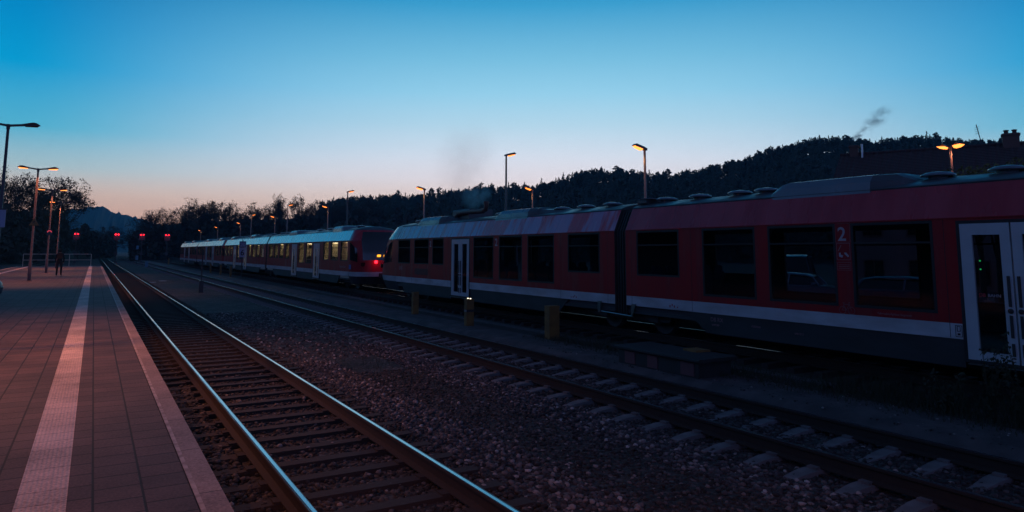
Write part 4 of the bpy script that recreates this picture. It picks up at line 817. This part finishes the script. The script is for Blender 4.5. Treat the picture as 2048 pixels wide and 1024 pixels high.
for y in (2.5, 6, 9.5, 13, 16.5, 20, 23, 25.5):
    for z in (1.2, 4.2):
        f = MB(); f.box(-.05, .02, y-.6, y-.52, z, z+1.4); f.box(-.05, .02, y+.52, y+.6, z, z+1.4); f.box(-.05, .02, y-.6, y+.6, z+1.4, z+1.48); f.box(-.1, .02, y-.65, y+.65, z-.08, z); f.box(-.04, .01, y-.03, y+.03, z, z+1.4)
        fo = f.build('window', 'brick', hs); p = MB(); p.box(-.02, -.01, y-.52, y+.52, z, z+1.4); p.build('window_pane', 'shield', fo)

# ------------------------------------------------------------------ trees
def leaf_quads(mb, c, n, r, size, mi=0, flat=1.0):
    vs = []; fs = []; o = 0
    P = rng.normal(0, 1, (n, 3)); P /= np.linalg.norm(P, axis=1)[:, None]; P *= (rng.uniform(.25, 1, n)**.5)[:, None]; P = P*np.array(r)+np.array(c)
    A = rng.normal(0, 1, (n, 3)); A[:, 2] *= flat; A /= np.linalg.norm(A, axis=1)[:, None]; Bv = np.cross(A, rng.normal(0, 1, (n, 3))); Bv /= np.linalg.norm(Bv, axis=1)[:, None]
    S = rng.uniform(.6, 1.3, n)*size
    for p, a, b, s in zip(P, A, Bv, S): vs += [p-a*s, p+b*s*.5, p+a*s, p-b*s*.5]; fs.append((o, o+1, o+2, o+3)); o += 4
    mb.add(vs, fs, mi)
def bare_tree(h, spread, dens, leaf, trunkr=.16, narrow=1.0, levels=5):
    """late-autumn tree: trunk and limbs forking to fine twigs, thin remaining leaves"""
    tr = MB(); cr = MB(); tips = []
    def grow(p, d, L, r, lv):
        q = p+d*L; mid = p+d*L*.5+Vector(rng.normal(0, .05*L, 3)); seg = 6 if lv > 3 else 4 if lv > 1 else 3
        (tr if lv > 2 else cr).tube([p, mid, q], [r, r*.85, r*.68], seg, 1 if lv <= 2 else 0, False)
        if lv <= 2: tips.append(q)
        if lv == 0: return
        k = 3 if lv > 2 else 3
        for i in range(k+(1 if rng.random() < .4 else 0)):
            a = rng.uniform(0, 6.28); tilt = rng.uniform(.35, .85)*spread; ax = d.cross(Vector((math.cos(a), math.sin(a), .3))).normalized()
            nd = (d*math.cos(tilt)+ax*math.sin(tilt)+Vector((0, 0, .18))).normalized(); nd.x *= narrow; nd.y *= narrow; nd.normalize()
            grow(q if i < 2 else p+d*L*rng.uniform(.55, .95), nd, L*rng.uniform(.62, .82), r*.6, lv-1)
    base = Vector((0, 0, 0)); grow(base, Vector((rng.uniform(-.03, .03), rng.uniform(-.03, .03), 1)).normalized(), h*.27, trunkr, levels)
    zmax = max(t.z for t in tips); sc_ = h/zmax
    for mb in (tr, cr): mb.v = [(x*sc_, y*sc_, z*sc_) for x, y, z in mb.v]
    if leaf:
        for t in tips:
            if rng.random() < dens: leaf_quads(cr, t*sc_, leaf, (.42*sc_, .42*sc_, .34*sc_), .16)
    return tr.mesh('trunk', 'bark'), cr.mesh('crown', ['leafdark', 'bark'])
def conifer_mesh(h, w, n, pine=False):
    tr = MB(); tr.tube([(0, 0, 0), (0, 0, h*.96)], [h*.012+.05, .03], 5); cr = MB(); vs = []; fs = []; o = 0
    for i in range(n):
        u = (i/n)**.85; z = h*(.28+.72*u) if not pine else h*(.45+.52*u)
        rad = w*(1-u)**.8*.5+.12 if not pine else w*.5*math.sqrt(max(.05, 1-(2*u-.85)**2*.8))*rng.uniform(.5, 1.1)
        a = rng.uniform(0, 6.28); L = rad*rng.uniform(.65, 1.15); c, s = math.cos(a), math.sin(a); dz = -.22*L if not pine else .18*L; ww = .16*L+.22
        b0 = Vector((c*L*.1, s*L*.1, z)); tip = Vector((c*L, s*L, z+dz)); sd = Vector((-s, c, 0))*ww; up_ = Vector((0, 0, .20+.10*L))
        mid = (b0+tip)*.5
        vs += [b0, mid+sd-up_*.5, tip, mid-sd-up_*.3, mid+up_]; fs += [(o, o+1, o+4), (o+1, o+2, o+4), (o+2, o+3, o+4), (o+3, o, o+4)]; o += 5
    vs += [(0, 0, h*1.02), (.18, 0, h*.93), (-.1, .15, h*.93), (-.1, -.15, h*.93)]; fs += [(o, o+1, o+2), (o, o+2, o+3), (o, o+3, o+1)]
    cr.add(vs, fs); return tr.mesh('trunk', 'bark'), cr.mesh('crown', 'needle')
def plant_tree(name, meshes, loc, sc_, rz, label, cat, group):
    t = thing(name, label, cat, loc, rz, group); t.scale = (sc_[0], sc_[0], sc_[1]) if isinstance(sc_, tuple) else (sc_,)*3
    place('trunk', meshes[0], t); place('crown', meshes[1], t); return t
broad = [bare_tree(14, 1.0, .55, 5) for _ in range(3)]; tall = [bare_tree(14, .62, .5, 5, narrow=.75) for _ in range(2)]; dense = [bare_tree(13, 1.05, .9, 8) for _ in range(2)]
TG = 'autumn trees on the skyline behind the trains'
SK = [(290, 421, 200, 'b', 'low spreading tree at the left end of the tree line, right of the blue hill'), (322, 417, 205, 'b', 'second low tree from the left in the tree line'), (346, 420, 205, 'd', None),
      (374, 396, 200, 'b', 'tallest broad bare-crowned tree over the end of the farthest train'), (398, 411, 205, 'd', None), (413, 403, 210, 'b', None), (440, 402, 205, 'd', None), (453, 401, 215, 't', None), (477, 412, 210, 'b', None),
      (503, 405, 210, 'd', None), (522, 407, 215, 'b', None), (541, 411, 215, 'd', None), (560, 387, 210, 't', 'left one of two tall slim rounded trees above the second train'), (591, 388, 212, 't', 'right one of two tall slim rounded trees above the second train'),
      (612, 409, 215, 'b', None), (630, 404, 215, 'd', None), (648, 401, 220, 'b', None), (668, 406, 225, 'd', None), (692, 395, 225, 'b', None), (716, 401, 230, 'd', None), (743, 391, 230, 't', 'thin bare round tree rising between two lamps above the second train nose'), (765, 399, 235, 'b', None)]
ORDT = 'first second third fourth fifth sixth seventh eighth ninth tenth eleventh twelfth thirteenth fourteenth fifteenth sixteenth seventeenth eighteenth nineteenth twentieth twenty-first twenty-second'.split()
for i, (px, py, dist, k, lb) in enumerate(SK):
    x, y = az_pos(px, dist); zt = top_z(px, py, dist); ms = {'b': broad, 't': tall, 'd': dense}[k]; me = ms[i % len(ms)]; base = 0 if k != 't' else 0
    hh = 13 if k == 'd' else 14
    plant_tree('bare_tree' if k != 'd' else 'leafy_tree', me, (x, y, -.1), ((zt+.1)/hh*.95*(.8 if k == 't' else 1), (zt+.1)/hh), rng.uniform(0, 6.28), lb or ('half bare' if k != 'd' else 'bushier dark')+' autumn tree, '+ORDT[i]+' from the left in the tree line behind the trains', 'tree', TG if lb is None or 1 else None)
LG = 'tall dark trees left of the platform'
for i, (px, py, dist, k, lb) in enumerate([(-20, 325, 150, 'b', 'tall tree cut off by the left photo edge behind the first lamp'), (14, 347, 155, 'b', 'fine-twigged tree between the first two lamp poles'), (34, 352, 160, 'b', 'slender tree behind the lamp with the yellow triangle'), (58, 362, 165, 'd', 'dark dense tree just left of the second lamp head'), (92, 350, 165, 'd', 'broadest rounded dark tree behind the third lamp'), (112, 360, 172, 'd', 'rounded tree at the right end of the left-hand group'), (128, 415, 180, 'd', 'low dark tree sloping down toward the blue hill')]):
    x, y = az_pos(px, dist); zt = top_z(px, py, dist); ms = {'b': broad, 'd': dense}[k]; hh = 13 if k == 'd' else 14
    plant_tree('bare_tree' if k == 'b' else 'leafy_tree', ms[i % len(ms)], (x, y, -.1), ((zt+.1)/hh*.85, (zt+.1)/hh), rng.uniform(0, 6.28), lb, 'tree', LG)
for i, (px, py, dist) in enumerate([(158, 462, 300), (178, 457, 310), (204, 452, 290), (222, 466, 310), (262, 470, 230), (280, 455, 220)]):
    x, y = az_pos(px, dist); zt = top_z(px, py, dist)
    plant_tree('leafy_tree', dense[i % 2], (x, y, -.1), ((zt+.1)/13*1.25, (zt+.1)/13), rng.uniform(0, 6.28), 'low dark valley tree, '+ORDT[i]+' from the left where the tracks vanish', 'tree', 'trees where the tracks vanish')
def thicket(name, label, pts, n, size, mt):
    """dense belt of undergrowth; pts = (px, top py, distance, depth)"""
    mb = MB(); P = []
    for (a, b) in zip(pts[:-1], pts[1:]):
        m_ = n//(len(pts)-1)
        for i in range(m_):
            q = rng.random(); px = a[0]+(b[0]-a[0])*q; dist = a[2]+(b[2]-a[2])*q+rng.uniform(0, 14); py = a[1]+(b[1]-a[1])*q
            zt = top_z(px, py, dist)*(.86+.20*math.sin(px*.09+1.7)*math.sin(px*.031)+.08*math.sin(px*.31)); x, y = az_pos(px, dist); P.append((x, y, zt*rng.random()**.55))
    vs = []; fs = []; o = 0
    for p in P:
        p = Vector(p); a = Vector(rng.normal(0, 1, 3)).normalized(); b = a.cross(Vector(rng.normal(0, 1, 3))).normalized(); s = size*rng.uniform(.5, 1.4)
        vs += [p-a*s, p+b*s*.6, p+a*s, p-b*s*.6]; fs.append((o, o+1, o+2, o+3)); o += 4
    mb.add(vs, fs); tag(mb.build(name, mt), label, 'woodland', None, 'stuff')
def bank(name, pts, mt):
    mb = MB(); vs = []
    for (px, py, dist) in pts:
        for k, (f, dd) in enumerate([(0, -6), (.45, -2), (.85, 4), (1.0, 12), (.9, 40), (0, 70)]):
            x, y = az_pos(px, dist+dd); z = top_z(px, py, dist+10); vs.append((x, y, -.3+max(.1, z)*f))
    mb.add(vs, [(i*6+k, i*6+k+1, (i+1)*6+k+1, (i+1)*6+k) for i in range(len(pts)-1) for k in range(5)], 0, True); struct(name, mb, mt)
thicket('undergrowth', 'dark mass of undergrowth and low trees behind the trains', [(262, 474, 190), (300, 448, 190), (420, 438, 195), (560, 433, 205), (700, 424, 215), (860, 412, 225)], 22000, .75, 'leafdark')
bank('hill_foot', [(px, py, dd) for px, py, dd in [(264, 480, 200), (290, 456, 202), (340, 446, 204), (420, 440, 206), (500, 437, 212), (560, 436, 216), (640, 432, 222), (700, 430, 226), (800, 425, 234), (900, 420, 240)]], 'hillwood')
thicket('undergrowth', 'dark mass of undergrowth left of the platform', [(-120, 400, 140), (0, 405, 145), (60, 410, 155), (110, 420, 165), (150, 448, 190), (190, 466, 230), (232, 474, 270)], 20000, .7, 'leafdark')
bank('hill_foot', [(px, py, dd) for px, py, dd in [(-150, 420, 150), (0, 425, 155), (60, 428, 165), (110, 440, 172), (140, 462, 185), (190, 476, 240), (228, 484, 280)]], 'hillwood')

mb = MB(); vs = []; fs = []; o = 0     # unseen wooded slope added in the west, blocking bright sky in train reflections
for i in range(9000):
    y = rng.uniform(-90, 190); x = -44-y*.02+rng.uniform(-8, 6); hh = 13+3*math.sin(y*.11)+2*math.sin(y*.37); p = Vector((x, y, hh*rng.random()**.6)); a = Vector(rng.normal(0, 1, 3)).normalized(); b = a.cross(Vector(rng.normal(0, 1, 3))).normalized(); q = rng.uniform(.7, 1.7)
    vs += [p-a*q, p+b*q*.6, p+a*q, p-b*q*.6]; fs.append((o, o+1, o+2, o+3)); o += 4
mb.add(vs, fs); tag(mb.build('undergrowth', 'leafdark'), 'unseen belt of trees added left of the station to block reflected sky', 'woodland', None, 'stuff')
mb = MB(); mb.extr([(-38, -.3), (-46, 7), (-56, 11), (-90, 12), (-120, -.3)], 'y', -120, 138); struct('hill_foot', mb, 'hillwood')  # unseen slope added behind the tree belt, blocking the same low sky
wl = thing('retaining_wall', 'low dark concrete wall running behind the parked trains', 'wall', (15.3, 0, -.03)); mb = MB(); mb.box(0, .22, -14, 190, 0, .72); mb.build('wall_body', 'black', wl); mb = MB(); mb.box(-.03, .25, -14, 190, .72, .78); mb.build('coping', 'black', wl)

# wooded hill on the right, conifers along its crest
SKY = [(420, 440), (560, 418), (640, 405), (700, 401), (760, 397), (830, 395), (880, 389), (940, 381), (1000, 379), (1060, 378), (1100, 368), (1150, 352), (1200, 343), (1250, 345), (1290, 350), (1340, 352), (1400, 345), (1450, 335), (1500, 322), (1550, 306), (1600, 292), (1650, 281), (1700, 284), (1760, 290), (1850, 280), (1920, 285), (1990, 290), (2100, 292), (2300, 300)]
spx = np.array([a for a, b in SKY]); spy = np.array([b for a, b in SKY])
def sky_y(px): return float(np.interp(px, spx, spy))
TH = 6.2
def hill_z(px, dist):
    top = top_z(px, sky_y(px), 350)-TH; q = min(1, max(0, (dist-150)/200)); q = q*q*(3-2*q); return -.3+(top+.3)*q if dist <= 350 else top-.3-(dist-350)*.12
mb = MB(); pxs = np.linspace(420, 2300, 60); ds = [130, 160, 190, 220, 250, 280, 310, 340, 350, 380, 450]
vs = [(*az_pos(px, d), hill_z(px, d)) for d in ds for px in pxs]; n = len(pxs)
mb.add(vs, [(j*n+i, j*n+i+1, (j+1)*n+i+1, (j+1)*n+i) for j in range(len(ds)-1) for i in range(n-1)], 0, True); struct('hill', mb, 'hillwood')
con = [conifer_mesh(12, 5.2, 95), conifer_mesh(12, 4.4, 90), conifer_mesh(12, 5.4, 90, True), conifer_mesh(12, 4.6, 80, True), conifer_mesh(12, 6.0, 100, True)]
px = 700.; k = 0
while px < 2090 and k < 290:
    dist = 350+rng.uniform(-8, 1); x, y = az_pos(px, dist); s = rng.choice([.78, .88, .95, 1.0, 1.1, 1.25], p=[.12, .2, .25, .23, .14, .06])*9/11.5
    ci = int(rng.choice(5, p=[.32, .36, .12, .12, .08]))
    if 1190 < px < 1260: ci = int(rng.integers(2, 5))
    plant_tree('conifer', con[ci], (x, y, hill_z(px, dist)-1.9), (float(s*rng.uniform(.8, 1.1)), float(s)), rng.uniform(0, 6.28), 'dark conifer standing in the tree line along the crest of the wooded hill', 'tree', 'conifers along the crest of the hill')
    px += rng.uniform(3.0, 7.2); k += 1
V = []; Fa = []; off = 0
cm = [np.array([v.co[:] for v in c[1].vertices]) for c in con]; cf = [[tuple(p.vertices) for p in c[1].polygons] for c in con]
for i in range(3600):
    px = rng.uniform(640, 2250); dist = 338-183*rng.random()**1.4; x, y = az_pos(px, dist); c = i % 5; s = rng.uniform(.5, .82); a = rng.uniform(0, 6.28); z = hill_z(px, dist)-2.2
    v = cm[c]*s; X = v[:, 0]*math.cos(a)-v[:, 1]*math.sin(a)+x; Y = v[:, 0]*math.sin(a)+v[:, 1]*math.cos(a)+y; V.append(np.stack([X, Y, v[:, 2]+z], 1)); Fa += [tuple(q+off for q in f) for f in cf[c]]; off += len(v)
me = bpy.data.meshes.new('forest'); me.from_pydata(np.concatenate(V).tolist(), [], Fa); me.materials.append(M['needle']); tag(place('forest', me), 'dense dark conifer forest covering the slope of the hill', 'forest', None, 'stuff')

# blue hill far up the valley
FH = [(-300, 440), (-100, 425), (60, 426), (110, 424), (135, 419), (165, 416), (190, 413), (203, 415), (222, 423), (245, 430), (268, 435), (300, 446), (360, 458), (480, 470)]
fx = [a for a, b in FH]; fy = [b for a, b in FH]; mb = MB(); pxs = np.linspace(-300, 480, 140); vs = []
for j, (f, d) in enumerate([(0, 1250), (.25, 1400), (.6, 1600), (.88, 1740), (1, 1800), (.9, 1900), (0, 2400)]):
    for p in pxs:
        x, y = az_pos(p, d); z = top_z(p, float(np.interp(p, fx, fy)), 1800); vs.append((x, y, -.3+z*f+(rng.uniform(-3, 4) if f > .2 else 0)))
n = len(pxs); mb.add(vs, [(j*n+i, j*n+i+1, (j+1)*n+i+1, (j+1)*n+i) for j in range(6) for i in range(n-1)], 0, False); struct('far_hill', mb, 'hillwood')

# yellowing trees lit by the car park lamp
def leafy_bush(name, label, x, y, z0, h, r, n, mt, group=None):
    t = thing(name, label, 'tree', (x, y, z0), 0, group); tr = MB(); cr = MB(); tr.tube([(0, 0, 0), (0, 0, h*.55)], [.12, .07], 8)
    for i in range(16):
        a = rng.uniform(0, 6.28); q = rng.uniform(.5, 1); tipp = (math.cos(a)*r*q, math.sin(a)*r*q, h*rng.uniform(.74, .98)); tr.tube([(0, 0, h*rng.uniform(.3, .55)), (tipp[0]*.5, tipp[1]*.5, tipp[2]*.8), tipp], [.05, .03, .012], 5, 0, False); leaf_quads(cr, tipp, n//16, (.38, .38, .34), .085)
    tr.build('trunk', 'bark', t); cr.build('crown', mt, t)
for lb, px, py, r, n, dd in [('yellow-leaved small tree right of the bright double lamp', 1962, 336, 1.0, 700, 34), ('yellow-leaved tree at the right photo edge above the train roof', 2030, 322, 1.3, 1000, 33), ('sparse bush just below and right of the lamp pole', 1935, 350, .8, 350, 34.5), ('thin yellowing bush between the lamp and the right-hand tree', 1995, 334, .9, 450, 33.5)]:
    x, y = az_pos(px, dd); leafy_bush('small_tree', lb, x, y, 0, top_z(px, py, dd), r, n, 'leafyellow', 'yellowing trees by the car park')
# weeds in front of the near train
for i, (x, y, h, lb) in enumerate([(10.55, 4.55, 1.25, 'leafy weed reaching up in front of the right door leaf'), (10.6, 5.0, .95, 'leafy weed in front of the gap between the door leaves'), (10.5, 5.5, .62, 'low weed in front of the foot of the left door leaf'), (10.35, 4.1, 1.3, 'tall weed at the right photo edge beside the train door')]):
    t = thing('weed', lb, 'plant', (x, y, -.03), 0, 'weeds growing beside the train door'); st = MB(); lf = MB()
    for q in range(9):
        a = rng.uniform(0, 6.28); rr_ = rng.uniform(.1, .35); tp = (math.cos(a)*rr_, math.sin(a)*rr_, h*rng.uniform(.6, 1)); st.tube([(0, 0, 0), (tp[0]*.4, tp[1]*.4, tp[2]*.6), tp], [.007, .005, .003], 4, 0, False)
        for w in range(7): f = .3+.7*w/6; leaf_quads(lf, (tp[0]*f, tp[1]*f, tp[2]*f), 5, (.06, .06, .05), .032)
    st.build('stem', 'grass', t); lf.build('leaves', 'grass', t)
mb = MB(); vs = []; fs = []; o = 0
for i in range(9000):
    x = rng.uniform(10.2, 11.3) if i % 3 else rng.uniform(9.9, 11.0); y = rng.uniform(3, 16)**1.0; h = rng.uniform(.04, .16)*(2.6 if (y < 7.5 and x > 10.4) else 1); a = rng.uniform(0, 3.14); c, s = math.cos(a)*.008, math.sin(a)*.008; lx, ly = rng.normal(0, .3*h, 2)
    vs += [(x-c, y-s, -.04), (x+c, y+s, -.04), (x+lx, y+ly, -.04+h)]; fs.append((o, o+1, o+2)); o += 3
for i in range(2500):
    x = rng.uniform(4.6, 6.2); y = rng.uniform(4, 16); h = rng.uniform(.02, .06); a = rng.uniform(0, 3.14); c, s = math.cos(a)*.006, math.sin(a)*.006; lx, ly = rng.normal(0, .4*h, 2)
    vs += [(x-c, y-s, -.23), (x+c, y+s, -.23), (x+lx, y+ly, -.225+h)]; fs.append((o, o+1, o+2)); o += 3
mb.add(vs, fs); tag(mb.build('grass', 'grass'), 'thin grass and weeds growing in the dark soil beside the train', 'grass', None, 'stuff')

# ------------------------------------------------------------------ smoke
def smoke(name, label, loc, scale, rot, dens, col, absorb, nscale=2.2, thr=.42):
    m = bpy.data.materials.new(name); m.use_nodes = True; n = m.node_tree.nodes; l = m.node_tree.links; n.clear()
    o = n.new('ShaderNodeOutputMaterial'); v = n.new('ShaderNodeVolumePrincipled'); l.new(v.outputs[0], o.inputs['Volume']); v.inputs['Color'].default_value = (*col, 1); v.inputs['Absorption Color'].default_value = (*absorb, 1); v.inputs['Anisotropy'].default_value = .1
    co = n.new('ShaderNodeTexCoord'); ln = n.new('ShaderNodeVectorMath'); ln.operation = 'LENGTH'; l.new(co.outputs['Object'], ln.inputs[0])
    mr = n.new('ShaderNodeMapRange'); mr.interpolation_type = 'SMOOTHSTEP'; mr.inputs[1].default_value = 1.0; mr.inputs[2].default_value = .1; l.new(ln.outputs['Value'], mr.inputs[0])
    t = n.new('ShaderNodeTexNoise'); t.inputs['Scale'].default_value = nscale; t.inputs['Detail'].default_value = 5; t.inputs['Distortion'].default_value = .5; mpp = n.new('ShaderNodeMapping'); mpp.inputs['Scale'].default_value = scale; l.new(co.outputs['Object'], mpp.inputs[0]); l.new(mpp.outputs[0], t.inputs[0])
    m2 = n.new('ShaderNodeMapRange'); m2.inputs[1].default_value = thr; m2.inputs[2].default_value = thr+.22; l.new(t.outputs[0], m2.inputs[0])
    mu = n.new('ShaderNodeMath'); mu.operation = 'MULTIPLY'; l.new(mr.outputs[0], mu.inputs[0]); l.new(m2.outputs[0], mu.inputs[1]); m3 = n.new('ShaderNodeMath'); m3.operation = 'MULTIPLY'; l.new(mu.outputs[0], m3.inputs[0]); m3.inputs[1].default_value = dens; l.new(m3.outputs[0], v.inputs['Density'])
    bm = bmesh.new(); bmesh.ops.create_icosphere(bm, subdivisions=3, radius=1); me = bpy.data.meshes.new(name); bm.to_mesh(me); bm.free(); me.materials.append(m)
    ob = place(name, me, None, loc); ob.scale = scale; ob.rotation_euler = rot; tag(ob, label, 'smoke', None, 'stuff')
smoke('exhaust_smoke', 'teal exhaust smoke rising from the pipe on the near train roof', (12.2, 22.95, 4.28), (.55, 1.15, .52), (0, 0, 0), 6.5, (.45, 1, 1), (.1, .4, .5), 1.9, .47)
smoke('exhaust_smoke', 'faint dark haze of exhaust drifting up into the sky above the near train', (12.7, 24.9, 5.9), (1.4, 2.0, 2.2), (0, 0, 0), .27, (.25, .25, .3), (.1, .1, .12), .9, .40)
sd_ = (Vector((math.cos(YAW), -math.sin(YAW), 0))*.78+Vector((0, 0, .62))).to_track_quat('Y', 'Z').to_euler()
for lb, px, py, sx, sy, dn in [('dense foot of the grey smoke just above the left house chimney', 1731, 268, .34, 1.15, 3.2), ('thinning tail of the grey chimney smoke drifting up to the right', 1768, 237, .75, 1.9, 1.1)]:
    smoke('chimney_smoke', lb, Vector((*az_pos(px, 56), top_z(px, py, 56))), (sx, sy, sx), sd_, dn*1.5, (.3, .5, .58), (.1, .15, .2), 1.7, .40)

# ------------------------------------------------------------------ evening haze
hz = MB(); hz.box(-1500, 1500, -200, 2550, -2, 165); m = bpy.data.materials.new('haze'); m.use_nodes = True; n = m.node_tree.nodes; n.clear()
o = n.new('ShaderNodeOutputMaterial'); v = n.new('ShaderNodeVolumePrincipled'); m.node_tree.links.new(v.outputs[0], o.inputs['Volume']); v.inputs['Color'].default_value = (.14, .66, .95, 1); v.inputs['Density'].default_value = .00028; v.inputs['Anisotropy'].default_value = .0
me = hz.mesh('haze', [m]); tag(place('haze', me), 'thin blue evening haze filling the valley', 'haze', None, 'stuff')
